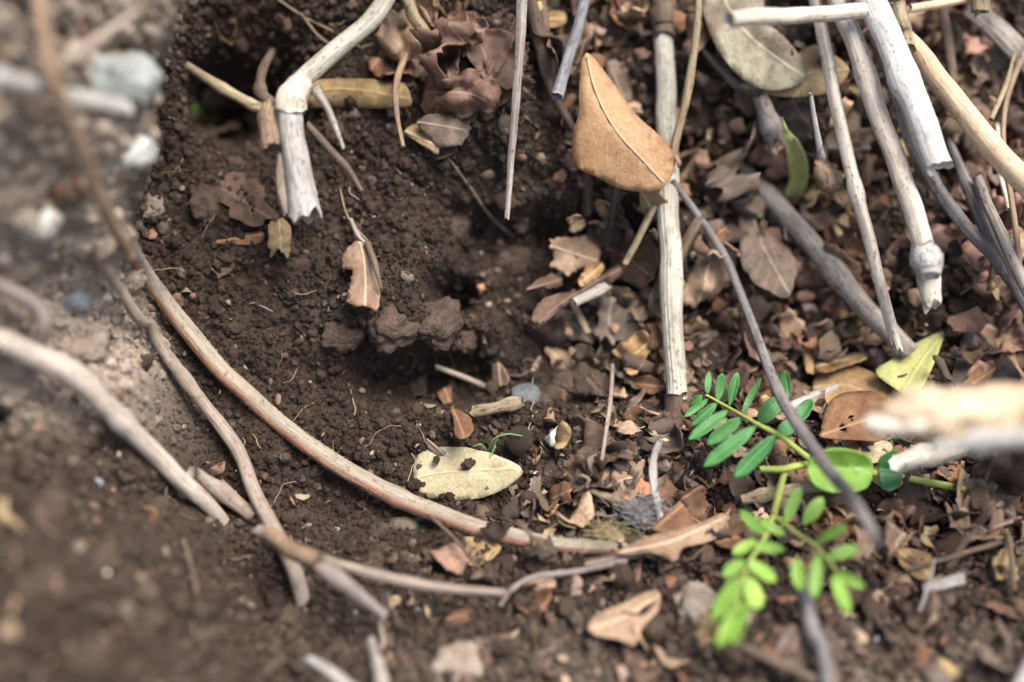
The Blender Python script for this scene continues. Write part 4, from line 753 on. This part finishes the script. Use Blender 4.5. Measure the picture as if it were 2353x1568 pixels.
leaf('brown upright leaf scrap in the floor right of the straw stems', [(1005, 905), (1035, 888), (1042, 930), (1085, 965), (1078, 1000), (1046, 1005), (1040, 960)], [(1020, 895), (1065, 1000)], 'cinnamon', lift=5, crump=1.2, rag=4)
leaf('small brown leaf scrap at the right rim of the hollow', [(1132, 842), (1150, 835), (1170, 872), (1155, 888), (1135, 882)], [(1145, 838), (1150, 886)], 'parchment', lift=5, crump=.6, rag=3)
leaf('grey leaf blade lying in the dry litter left of the straw leaf', [(980, 1008), (1010, 1030), (1025, 1042), (1010, 1048), (985, 1030)], [(982, 1010), (1020, 1045)], 'taupe', lift=4, crump=.4)
leaf('orange scrap lying across the foreground floor', [(1020, 1420), (1060, 1402), (1085, 1400), (1080, 1425), (1040, 1440)], [(1022, 1425), (1084, 1410)], 'cinnamon', lift=4, crump=1, rag=3)
leaf('taupe leaf in the lower right foreground', [(1780, 1500), (1810, 1440), (1850, 1450), (1860, 1500), (1840, 1550), (1790, 1545)], [(1800, 1545), (1840, 1450)], 'taupe', lift=5, crump=.8, rag=3)
leaf('big brown sunken leaf at lower right with a dark midrib', [(2010, 1200), (2060, 1180), (2110, 1220), (2130, 1250), (2125, 1300), (2080, 1290), (2030, 1260)], [(2062, 1182), (2100, 1225), (2128, 1300)], 'dun', lift=4, crump=1.2, rag=4)
leaf('ochre torn leaf at lower right below the sunken leaf', [(2060, 1268), (2100, 1262), (2138, 1275), (2142, 1320), (2120, 1335), (2080, 1310)], [(2065, 1270), (2138, 1325)], 'ochre', lift=6, crump=1.2, rag=5, holes=[[(2112, 1285), (2124, 1285), (2118, 1292)]])
leaf('pale brown torn leaf at the right edge below the wood chunk', [(2290, 1030), (2330, 1020), (2370, 1050), (2380, 1120), (2330, 1110), (2300, 1070)], [(2295, 1035), (2370, 1110)], 'parchment', lift=6, crump=2, rag=5, cf=35)
leaf('tan half shaded leaf behind the straw yellow stem at top right', [(2130, 180), (2180, 185), (2222, 165), (2230, 210), (2190, 235), (2140, 225)], [(2130, 200), (2228, 195)], 'buff', lift=4, curl=-2, crump=.5)
leaf('pinkish leaf behind the twig at top right', [(2200, 230), (2260, 240), (2295, 290), (2275, 315), (2225, 300)], [(2205, 235), (2285, 310)], 'pink', lift=5, crump=.8)
leaf('pinkish brown crumpled leaf right of the swollen stem joint', [(2170, 540), (2240, 520), (2300, 560), (2330, 640), (2290, 740), (2210, 760), (2175, 680)], [(2180, 550), (2250, 640), (2280, 745)], 'pink', lift=2, crump=2.6, rag=6, cf=45)
leaf('dusty crumpled leaf behind the seed head', [(1840, 450), (1880, 420), (1950, 430), (1970, 480), (1940, 520), (1880, 520)], [(1845, 460), (1965, 490)], 'parchment', lift=3, crump=1.6, rag=5, cf=40)
# little green bits and seeds lying about
leaf('small bright green fallen leaflet beside the spur', [(440, 248), (452, 238), (475, 246), (494, 264), (492, 278), (470, 268), (448, 262)], [(440, 250), (492, 272)], 'lime', lift=3, crump=.2, name='green_leaflet')
leaf('tiny green curled pod leaflet between stems at upper right', [(1680, 298), (1690, 288), (1715, 292), (1726, 280), (1728, 298), (1712, 308), (1690, 306)], [(1682, 298), (1724, 292)], 'lime', lift=8, crump=.3, name='green_leaflet', rib=False)
leaf('tiny green leaflet lying on the lower right floor', [(2106, 1208), (2118, 1202), (2134, 1208), (2120, 1216)], [(2106, 1208), (2134, 1209)], 'lime', lift=3, crump=.1, name='green_leaflet', rib=False)
leaf('pale grey green oval leaflet on the lower right floor', [(2118, 1378), (2132, 1368), (2146, 1380), (2154, 1415), (2146, 1432), (2128, 1428), (2120, 1405)], [(2132, 1370), (2140, 1430)], 'greygreen', lift=5, crump=.2, name='green_leaflet', rib=False)

# ================================================================== the green seedling
pb = pt(2280, 1140, float(hit(np.array([2280]), np.array([1140]))[0]))
plant = empty('seedling', pb, 'green seedling with feathery leaflets and two round leaves at lower right', 'plant')
def pstem(points, ws, lift=8, part='stem', fit=2):
    return stick(part, None, None, points, ws, 'fresh', lift, fit=fit, parent=plant, nseg=10, rough=.04)[0]
pstem([(1745, 1078, 8), (1800, 1078, 8), (1860, 1068, 6), (1990, 1085, 5), (2075, 1096, 3), (2180, 1118, 1), (2284, 1138, -4)], [14, 17, 17, 17, 15, 18, 16])
pstem([(1803, 1080, 8), (1790, 1130, 11), (1778, 1185, 14)], [15, 17, 15])
pstem([(1858, 1052, 8), (1792, 1002, 14), (1740, 975, 15), (1707, 956, 14), (1667, 933, 12), (1622, 908, 11)], [14, 12, 10, 9, 8, 6], part='rachis')
pstem([(1778, 1185, 14), (1755, 1240, 16), (1718, 1300, 17), (1690, 1400, 17)], [12, 10, 9, 7], 8, part='rachis')
pstem([(1778, 1185, 14), (1830, 1225, 16), (1880, 1260, 17), (1925, 1318, 17)], [12, 10, 9, 7], 8, part='rachis')
def leaflet(bx, by, tx, ty, wd, mat, lift, tilt, part='leaflet', rest=.85):
    b = V(bx, by); t = V(tx, ty); ax = t-b; L = np.hypot(*ax); ax /= L; nn = V(-ax[1], ax[0]); ss = [0, .08, .25, .5, .75, .92, 1]; hw = [.12, .45, .85, 1, .92, .55, .1]
    wd *= random.uniform(.86, 1.1); L *= random.uniform(.94, 1.05); sk = random.uniform(-.12, .12); hw = [h*(1+sk*(s-.5)*2) for s, h in zip(ss, hw)]
    side = [b+ax*L*s+nn*wd/2*h for s, h in zip(ss, hw)]+[b+ax*L*s-nn*wd/2*h for s, h in zip(ss[::-1], hw[::-1])]
    j = [random.uniform(-1, 1) for _ in range(2)]
    leaf(None, [tuple(p) for p in side], [tuple(b), tuple((b+t)/2+nn*wd*.03), tuple(t)], mat, lift=lift, tilt=tilt, fold=random.uniform(.3, 1.4), bend=random.uniform(-1.2, 1.2), crump=.25, rag=1.0, th=.22, parent=plant, part=part, tx=j[0]*.4, ty=j[1]*.4, rest=rest)
for a in [(1625, 907, 1629, 855, 15), (1649, 922, 1660, 857, 20), (1676, 931, 1694, 857, 20), (1705, 949, 1748, 870, 18), (1614, 909, 1582, 933, 15), (1627, 918, 1576, 956, 17), (1647, 927, 1586, 981, 24), (1671, 944, 1583, 1010, 30), (1702, 962, 1623, 1023, 32),
          (1736, 980, 1622, 1068, 38), (1785, 1000, 1689, 1097, 40), (1742, 973, 1795, 914, 38), (1810, 915, 1801, 852, 27), (1830, 968, 1864, 920, 34), (1786, 999, 1830, 968, 32)]:
    leaflet(*a, 'green', 19, .2)
for a in [(1803, 1202, 1838, 1120, 34), (1847, 1205, 1892, 1142, 44), (1872, 1249, 1946, 1207, 34), (1898, 1282, 1972, 1258, 36), (1829, 1282, 1840, 1360, 38), (1880, 1274, 1869, 1378, 38), (1916, 1311, 1988, 1350, 32), (1916, 1322, 1950, 1404, 36),
          (1803, 1231, 1748, 1195, 32), (1803, 1264, 1734, 1253, 30), (1758, 1231, 1700, 1173, 40), (1736, 1242, 1684, 1272, 38), (1711, 1289, 1658, 1326, 40), (1718, 1289, 1780, 1333, 42), (1700, 1325, 1641, 1422, 50), (1718, 1325, 1744, 1400, 46), (1707, 1385, 1648, 1487, 50), (1718, 1380, 1680, 1487, 40)]:
    leaflet(*a[:4], a[4]*.76, 'lime', 24, .3)
leaf(None, [(1855, 1068), (1880, 1040), (1930, 1030), (1990, 1045), (2006, 1070), (2000, 1110), (1975, 1128), (1910, 1132), (1868, 1112)], [(1856, 1072), (1930, 1076), (2006, 1080)], 'lime', lift=15, fold=6, crump=.9, tilt=.5, parent=plant, part='round_leaf')
leaf(None, [(2018, 1062), (2036, 1042), (2062, 1034), (2074, 1060), (2070, 1110), (2048, 1128), (2024, 1118)], [(2020, 1080), (2072, 1085)], 'green', lift=16, fold=3, crump=.4, tilt=.5, parent=plant, part='round_leaf')
# small green weed in the litter behind the straw leaf
wp = pt(1125, 1040, float(hit(np.array([1125]), np.array([1040]))[0])); weed = empty('weed_sprout', wp, 'tiny pale green sprout behind the straw coloured leaf', 'sprout')
for q in ([(1120, 1042, 1), (1135, 1010, 5), (1165, 998, 6), (1200, 1002, 5)], [(1122, 1040, 1), (1105, 1022, 4), (1088, 1026, 4)], [(1128, 1042, 1), (1138, 1025, 4), (1128, 1048, 5)], [(1130, 1035, 2), (1140, 1012, 5), (1148, 1000, 6)]):
    stick('shoot', None, None, q, [5, 5, 3], 'weed', 3, parent=weed, nseg=7)

# ================================================================== countable leaf scraps and splinters in the litter
LAND = [('tan folded leaf', 1430, 300), ('grey upright cane', 1545, 650), ('straw coloured leaf', 1080, 1090), ('grey green leaf', 1740, 100), ('white angular stone', 1280, 1008), ('fuzzy curved root', 800, 1085),
        ('green seedling', 1760, 1120), ('cream wood chunk', 2180, 960), ('yellow green pointed leaf', 2090, 840), ('leaf tangle', 1070, 170), ('ragged leaf cluster', 1330, 650), ('parchment leaf', 830, 640), ('broken stem', 690, 350),
        ('seed head', 1905, 420), ('split hollow stem tip', 2160, 390), ('buff foreground leaf', 1430, 1420), ('swollen stem joint', 2130, 600), ('mauve twig', 760, 1320), ('torn leaf strip', 1550, 1240), ('flat grey straw', 2170, 1340),
        ('big grey stone', 296, 190), ('mustard leaf', 820, 215), ('ochre crumpled leaf', 1870, 790), ('dark charcoal leaf', 2270, 830), ('orange tan stone', 1962, 1470), ('pale blurred root', 300, 1000), ('large brown clod', 1340, 905), ('tan pebble', 905, 1394), ('grey down', 1480, 1180)]
def where(x, y):
    nm, lx, ly = min(LAND, key=lambda l: math.hypot(l[1]-x, l[2]-y)); dx, dy = x-lx, y-ly
    if math.hypot(dx, dy) < 55: return 'beside the '+nm
    h = 'right of' if dx > 0 else 'left of'; v_ = 'below' if dy > 0 else 'above'
    far = 'far ' if math.hypot(dx, dy) > 150 else ''
    if abs(dx) > 2.2*abs(dy): return far+h+' the '+nm
    if abs(dy) > 2.2*abs(dx): return far+v_+' the '+nm
    return far+v_+' and '+h+' the '+nm
COLW = {'dun': 'dark brown', 'cinnamon': 'cinnamon brown', 'taupe': 'grey brown', 'pink': 'pinkish brown', 'ochre': 'ochre', 'reddish': 'red brown', 'parchment': 'pale brown', 'bark': 'blackish brown', 'buff': 'buff'}
KINDW = ['flat torn', 'curled', 'long thin', 'crumpled', 'jagged', 'bent']
def frag(i, npts, g, boost=1.):
    """a piece torn out of a leaf: an oval cut by a few straight tears, creased and curled"""
    rg = np.random.default_rng(900+i); kind = i % 6; a = np.linspace(0, 2*math.pi, npts, endpoint=False)
    rad = 1+.16*fbm(np.cos(a)*1.3+i*3, np.sin(a)*1.3, 300+i, 2); cut = np.zeros(npts, bool)
    for q in range(rg.integers(3, 6)):
        c = np.cos(a-rg.uniform(0, 6.28)); lim = np.where(c > .15, rg.uniform(.35, .85)/np.maximum(c, .15), 9); cut |= lim < rad; rad = np.minimum(rad, lim)
    rad = rad*(1+np.where(cut, .42 if kind == 4 else .28, .09)*fbm(a*8+i, a*0+i, 400+i, 3))
    ol = np.stack([np.cos(a)*rad, np.sin(a)*rad*(.30 if kind == 2 else .78)], 1); Q, F = triangulate(ol, g, i); x, y = Q[:, 0], Q[:, 1]
    cr = {0: .16, 1: .22, 2: .2, 3: .5, 4: .3, 5: .25}[kind]*boost
    sg = rg.choice([-1, 1]); z = cr*(1.6*fbm(x*1.6+i*2, y*1.6, 500+i, 3)+1.3*sg*np.abs(fbm(x*1.3+i, y*1.3+4, 600+i, 2)))
    if kind == 1: z = z+.6*sg*y**2+.1*x
    if kind == 5: z = z+.75*np.abs(x-.2*y)
    if kind == 2: z = z+.9*y**2+.3*x**2
    z = z+.2*rg.normal()*x**2+.25*rg.normal()*x*y
    W = np.stack([x, y, z], 1); n0 = np.cross(W[F[0][1]]-W[F[0][0]], W[F[0][2]]-W[F[0][0]])
    if n0[2] < 0: F = [f[::-1] for f in F]
    V2, F2 = thicken(W, F, .05); tc = np.stack([x, y+.35*(i % 3-1), 0*x], 1)*.005
    return kind, V2, F2, np.concatenate([tc, tc])
shapes = []; geo = []
for i in range(48):
    kind, V2, F2, tc = frag(i, 46, .2); shapes.append((kind, mesh('leaf_scrap', V2, F2, leaf_mat('dun'), tc), 0))
    _, V2, F2, _ = frag(i, 18, .45); geo.append((V2, F2))
def dens(x, y):
    d = .10-.075*sstep(250, 400, y)*(1-sstep(950, 1100, x))
    d = np.maximum(d, .95*sstep(1180, 1420, x)*(1-.0*y)); d = np.maximum(d, 1.*bump(x, y, 1060, 120, 170, 190))
    d = np.maximum(d, .85*sstep(930, 1080, y)*sstep(1000, 1250, x)); d = np.maximum(d, .5*sstep(1230, 1330, y)*sstep(750, 900, x))
    d = np.where((x > 1150) & (x < 1290) & (y > 500) & (y < 820), .12, d)
    d = np.where((x < 430) & (y > 250), .05, d); d = d*(1-.45*sstep(1300, 1400, y)); return d
def palette(x, y):
    if x > 2030 and y < 900: c = [('pink', 4), ('taupe', 4), ('dun', 3), ('bark', 2), ('parchment', 4), ('buff', 1)]
    elif y > 950: c = [('cinnamon', 3), ('dun', 4), ('taupe', 4), ('parchment', 4), ('reddish', 1), ('bark', 3), ('buff', 1)]
    else: c = [('dun', 4), ('cinnamon', 3), ('bark', 3), ('taupe', 5), ('reddish', 2), ('parchment', 5), ('buff', 1)]
    return random.choices([a for a, _ in c], [b for _, b in c])[0]
def orient(nv, yaw, tiltx, tilty):
    q = Vector(nv).to_track_quat('Z', 'Y'); return (q.to_matrix() @ Euler((tiltx, tilty, yaw)).to_matrix()).to_euler()
KEEP = [(1270, 1315, 150, 55), (740, 1045, 90, 60), (960, 1170, 130, 55), (1150, 1225, 120, 50), (560, 900, 90, 90), (420, 750, 80, 90), (1430, 300, 175, 210), (1075, 1090, 170, 100), (830, 630, 85, 110), (1730, 90, 160, 150), (1280, 1008, 75, 65), (2095, 840, 120, 110), (1965, 955, 110, 90), (1900, 400, 70, 90), (1840, 370, 60, 110), (820, 215, 140, 60), (1430, 1420, 110, 80), (1310, 640, 130, 110), (950, 1200, 90, 50), (1140, 935, 80, 40)]
cand = []
while len(cand) < 298:
    x = random.uniform(-40, 2390); y = random.uniform(-40, 1600)
    if any(((x-a)/c)**2+((y-b)/e)**2 < 1 for a, b, c, e in KEEP): continue
    if random.random() < float(dens(np.array([x]), np.array([y]))[0]): cand.append((x, y))
cx = np.array([c[0] for c in cand]); cy = np.array([c[1] for c in cand]); cdp = hit(cx, cy); CP = pt(cx, cy, cdp); cu, cv = uv_of(CP); CN = nrm(cu, cv, .008)
seen = {}
for i, (x, y) in enumerate(cand):
    kind, me, zmin = shapes[random.randrange(48)]; r = min(max(random.lognormvariate(math.log(.0060 if x > 1200 else .0046), .36), .0032), .0125); mk = palette(x, y)
    nv = CN[i]; ti = random.gauss(0, .42), random.gauss(0, .42); lift = r*(.15+.25*abs(ti[0])+.25*abs(ti[1]))+random.random()**2*(.013 if x > 1180 and y < 900 else .005)*(x > 1150)
    o = obj('leaf_scrap', me, loc=tuple(CP[i]+nv*lift)); o.scale = (r, r, r); o.rotation_euler = orient(nv, random.uniform(0, 6.28), *ti)
    o.material_slots[0].link = 'OBJECT'; o.material_slots[0].material = leaf_mat(mk)
    size = 'small ' if r < .0038 else 'broad ' if r > .0062 else ''
    lb = f'{size}{KINDW[kind]} {COLW[mk]} leaf scrap {where(x, y)}'
    if len(lb.split()) > 16: lb = f'{KINDW[kind]} {COLW[mk]} leaf scrap {where(x, y)}'
    if lb in seen:
        l1, l2 = sorted(LAND, key=lambda l: math.hypot(l[1]-x, l[2]-y))[:2]; lb = f'{KINDW[kind]} {COLW[mk]} leaf scrap between the {l1[0]} and {l2[0]}'
    seen[lb] = 1
    tag(o, lb, 'leaf scrap', 'leaf scraps in the litter')
big = []
for i in range(18):
    kind, V2, F2, tc = frag(60+i, 64, .11, 1.9); big.append((kind, mesh('torn_leaf', V2, F2, leaf_mat('dun'), tc*2.2)))
spots = []
for (x0, x1, y0, y1, m) in ((900, 1180, -30, 230, 9), (1200, 1500, -30, 130, 6), (1240, 1500, 540, 800, 6), (1570, 1860, 180, 460, 7), (1580, 1880, 460, 860, 13), (1880, 2340, 480, 900, 12), (1900, 2340, 60, 480, 7), (1280, 1660, 1040, 1200, 7), (1980, 2340, 1130, 1330, 6)):
    k = 0
    while k < m:
        x = random.uniform(x0, x1); y = random.uniform(y0, y1)
        if any(((x-a)/c)**2+((y-b)/e)**2 < .8 for a, b, c, e in KEEP+[(1505, 1100, 60, 120), (1480, 1180, 100, 60), (1330, 590, 90, 60)]) or any(math.hypot(x-q[0], y-q[1]) < 38 for q in spots): 
            if random.random() < .995: continue
        spots.append((x, y)); k += 1
bx_ = np.array([q[0] for q in spots]); by_ = np.array([q[1] for q in spots]); BP = pt(bx_, by_, hit(bx_, by_)); bu, bv = uv_of(BP); BNv = nrm(bu, bv, .012)
for i, (x, y) in enumerate(spots):
    kind, me = big[random.randrange(18)]; r = random.uniform(.0075, .0125); nv = BNv[i]; ti = random.gauss(0, .35), random.gauss(0, .35); mk = palette(x, y)
    o = obj('torn_leaf', me, loc=tuple(BP[i]+nv*(r*.3+random.uniform(.0015, .006)))); o.scale = (r, r, r); o.rotation_euler = orient(nv, random.uniform(0, 6.28), *ti)
    o.material_slots[0].link = 'OBJECT'; o.material_slots[0].material = leaf_mat(mk)
    lb = f'large crumpled {COLW[mk]} torn leaf {where(x, y)}'
    if lb in seen:
        l1, l2 = sorted(LAND, key=lambda l: math.hypot(l[1]-x, l[2]-y))[:2]; lb = f'large crumpled {COLW[mk]} torn leaf between the {l1[0]} and {l2[0]}'
    seen[lb] = 1; tag(o, lb, 'torn leaf', 'large torn leaves matted in the litter')
for i in range(150):      # loose straws and splinters
    while True:
        x = random.uniform(0, 2353); y = random.uniform(0, 1568)
        if random.random() < float(dens(np.array([x]), np.array([y]))[0])*.9+.06: break
    L = random.uniform(30, 120); a = random.gauss(1.3, .7) if x > 1500 and y < 800 else random.uniform(0, 3.14); dx, dy = math.cos(a)*L/2, math.sin(a)*L/2; b = random.uniform(-.15, .15)*L
    mk = random.choice(['grey', 'brown', 'dusty', 'yellow', 'tan', 'pale', 'brown', 'mauve', 'dark']); cw = {'grey': 'grey', 'brown': 'brown', 'dusty': 'dusty beige', 'yellow': 'yellowish', 'tan': 'tan', 'pale': 'pale', 'mauve': 'mauve grey', 'dark': 'blackish'}[mk]
    wd = random.uniform(4, 10); lb = f'{"short" if L < 70 else "long"} thin {cw} splinter {where(x, y)}'
    if lb in seen: l1, l2 = sorted(LAND, key=lambda l: math.hypot(l[1]-x, l[2]-y))[:2]; lb = f'{"short" if L < 70 else "long"} thin {cw} splinter between the {l1[0]} and {l2[0]}'
    seen[lb] = 1; stick('splinter', lb, 'splinter', [(x-dx, y-dy), (x-dy/L*b, y+dx/L*b), (x+dx, y+dy)], [wd*.7, wd, wd*.5], mk, 2.5, group='splinters and straws in the litter', nseg=8, flat=random.uniform(.5, 1), rough=.1, k=5)

# ================================================================== uncountable fine litter, fibres and down
def join(name, label, V_, F_, mat, hue=None, parent=None):
    me = mesh(name, V_, F_, mat, extra={'hue': ('FLOAT_COLOR', 'color', np.c_[hue, np.ones(len(hue))])} if hue is not None else None, tc=np.zeros((len(V_), 3)))
    return tag(obj(name, me, parent), label, kind='stuff')
n = 13000; px = RNG.uniform(-80, 2430, n); py = RNG.uniform(-80, 1640, n); kp = RNG.random(n) < dens(px, py)*.9+.07; px, py = px[kp], py[kp]; n = len(px)
d = np.concatenate([hit(px[i:i+800], py[i:i+800]) for i in range(0, n, 800)]); FP = pt(px, py, d); fu, fv = uv_of(FP); FP = upos(fu, fv, H1(fu, fv)); FN = nrm(fu, fv, .003)
pal = np.array([[.13, .08, .052], [.09, .057, .04], [.20, .125, .078], [.055, .037, .027], [.17, .128, .098], [.28, .20, .13], [.15, .085, .06]]); vv, ff, hh = [], [], []
for i in range(n):
    r = min(max(random.lognormvariate(math.log(.00115), .45), .0004), .0030); nv = FN[i]+RNG.normal(0, .45, 3); nv /= np.linalg.norm(nv); a = np.cross(nv, RNG.normal(size=3)); a /= np.linalg.norm(a); b = np.cross(nv, a); el = random.uniform(.25, 1)
    m = random.choice((5, 6, 7)); c = FP[i]+FN[i]*random.uniform(.0004, .0014); k0 = len(vv); bend = random.uniform(-.5, .5); hue = pal[random.randrange(7)]*random.uniform(.6, 1.25)
    top = []
    for j in range(m):
        t = 6.283*j/m; q = random.uniform(.65, 1.15); x, y = math.cos(t)*q*r, math.sin(t)*q*r*el; top.append(c+a*x+b*y+nv*(bend*x*x/r+random.uniform(-.12, .12)*r))
    vv += [c+nv*.15*r]+top+[t_-nv*.00022 for t_ in top]
    for j in range(m):
        j2 = (j+1) % m; ff += [(k0, k0+1+j, k0+1+j2), (k0+1+j, k0+1+m+j, k0+1+m+j2, k0+1+j2)]
    ff.append(tuple(k0+1+m+j for j in range(m))[::-1]); hh += [hue]*(2*m+1)
join('fine_litter', 'fine crumbled leaf litter strewn over the soil', vv, ff, vcol_mat('fine_litter'), np.array(hh))
n = 11500; px = RNG.uniform(-120, 2470, n); py = RNG.uniform(-120, 1680, n); kp = RNG.random(n) < np.clip(dens(px, py)-.06, 0, 1)*.55*(1-.5*sstep(1300, 1450, py)); px, py = px[kp], py[kp]; n = len(px)
d = np.concatenate([hit(px[i:i+800], py[i:i+800]) for i in range(0, n, 800)]); FP = pt(px, py, d); fu, fv = uv_of(FP); FN = nrm(fu, fv, .006)
VS, FS, HS, off_ = [], [], [], 0
for i in range(n):
    co, fc = geo[random.randrange(48)]; r = min(max(random.lognormvariate(math.log(.0032), .5), .0012), .0060); nv = FN[i]; ti = random.gauss(0, .42), random.gauss(0, .42)
    m3 = np.array(orient(nv, random.uniform(0, 6.28), *ti).to_matrix()); up = random.random()**2*(.012 if px[i] > 1180 and py[i] < 900 else .004)
    VS.append((co*r)@m3.T+FP[i]+nv*(r*.3+up+.001)); FS += [tuple(q+off_ for q in f) for f in fc]; off_ += len(co)
    HS.append(np.tile(np.array(LEAVES[palette(px[i], py[i])][0])*min(max(random.lognormvariate(-.48, .55), .25), 2.1), (len(co), 1)))
join('coarse_litter', 'small torn leaf bits heaped between the stems and over the floor', np.concatenate(VS), FS, vcol_mat('coarse_litter'), np.concatenate(HS))
# rootlets: hair thin fibres
vv, ff, hh = [], [], []
def fibre(P, r, hue):
    k0 = len(vv); v, f, t = tube(P, r, 4, rough=0, seed=1, jag=0); vv.extend(v); ff.extend([tuple(q+k0 for q in g) for g in f]); hh.extend([hue]*len(v))
for i in range(170):
    x = random.uniform(350, 2300); y = random.uniform(0, 1560); m = random.randint(4, 8); pts = [(x, y)]; a = random.uniform(0, 6.28); st_ = random.uniform(7, 18)
    for j in range(m): a += random.gauss(0, .4); pts.append((pts[-1][0]+math.cos(a)*st_, pts[-1][1]+math.sin(a)*st_))
    C = crom(pts, 3); dd = hit(C[:, 0], C[:, 1]); dd = np.minimum(dd, np.mean(dd)+.002)-.0026-.001*np.sin(np.linspace(0, 3.14, len(C)))
    fibre(pt(C[:, 0], C[:, 1], dd), random.uniform(.00006, .00014), np.array(random.choice([(.30, .21, .13), (.20, .14, .09), (.42, .34, .24), (.36, .25, .13)])))
for P in ([(640, 0), (700, 40), (770, 75), (830, 110)], [(690, 30), (740, 90), (800, 115), (860, 100)], [(820, 120), (900, 165), (940, 190)], [(1020, 350), (1080, 430), (1130, 500), (1200, 560)], [(390, 270), (430, 290), (480, 310)], [(1700, 380), (1712, 440), (1716, 520), (1722, 600)], [(780, 430), (800, 500), (850, 560)], [(1380, 330), (1405, 380), (1418, 430)]):
    C = crom(P, 5); dd = hit(C[:, 0], C[:, 1]); fibre(pt(C[:, 0], C[:, 1], np.polyval(np.polyfit(np.arange(len(C)), dd, 1), np.arange(len(C)))-.004), .0003, np.array((.28, .20, .12)))
join('root_fibres', 'hair thin root fibres threading through the soil', vv, ff, vcol_mat('root_fibre'), np.array(hh))
vv, ff, hh = [], [], []
for i in range(260):
    cx_, cy_ = (1480, 1178) if i < 180 else (1400, 1215); x = random.gauss(cx_, 28); y = random.gauss(cy_, 16); a = random.gauss(-2.4, .8) if i < 180 else random.uniform(0, 6.28); L = random.uniform(20, 60)
    pts = [(x, y), (x+math.cos(a)*L*.5+random.gauss(0, 4), y+math.sin(a)*L*.4), (x+math.cos(a+.3)*L, y+math.sin(a+.3)*L*.6)]; C = crom(pts, 4); dd = np.full(len(C), float(np.min(hit(C[:, 0], C[:, 1]))))-np.linspace(.009, .014, len(C))
    fibre(pt(C[:, 0], C[:, 1], dd), random.uniform(.00006, .00013), np.array((.36, .35, .34) if i < 180 else (.42, .34, .17)))
dn = join('down_tuft', 'tuft of grey down and yellow fibres caught at the end of the fuzzy root', vv, ff, vcol_mat('down'), np.array(hh)); 
print('objects', len(bpy.data.objects))
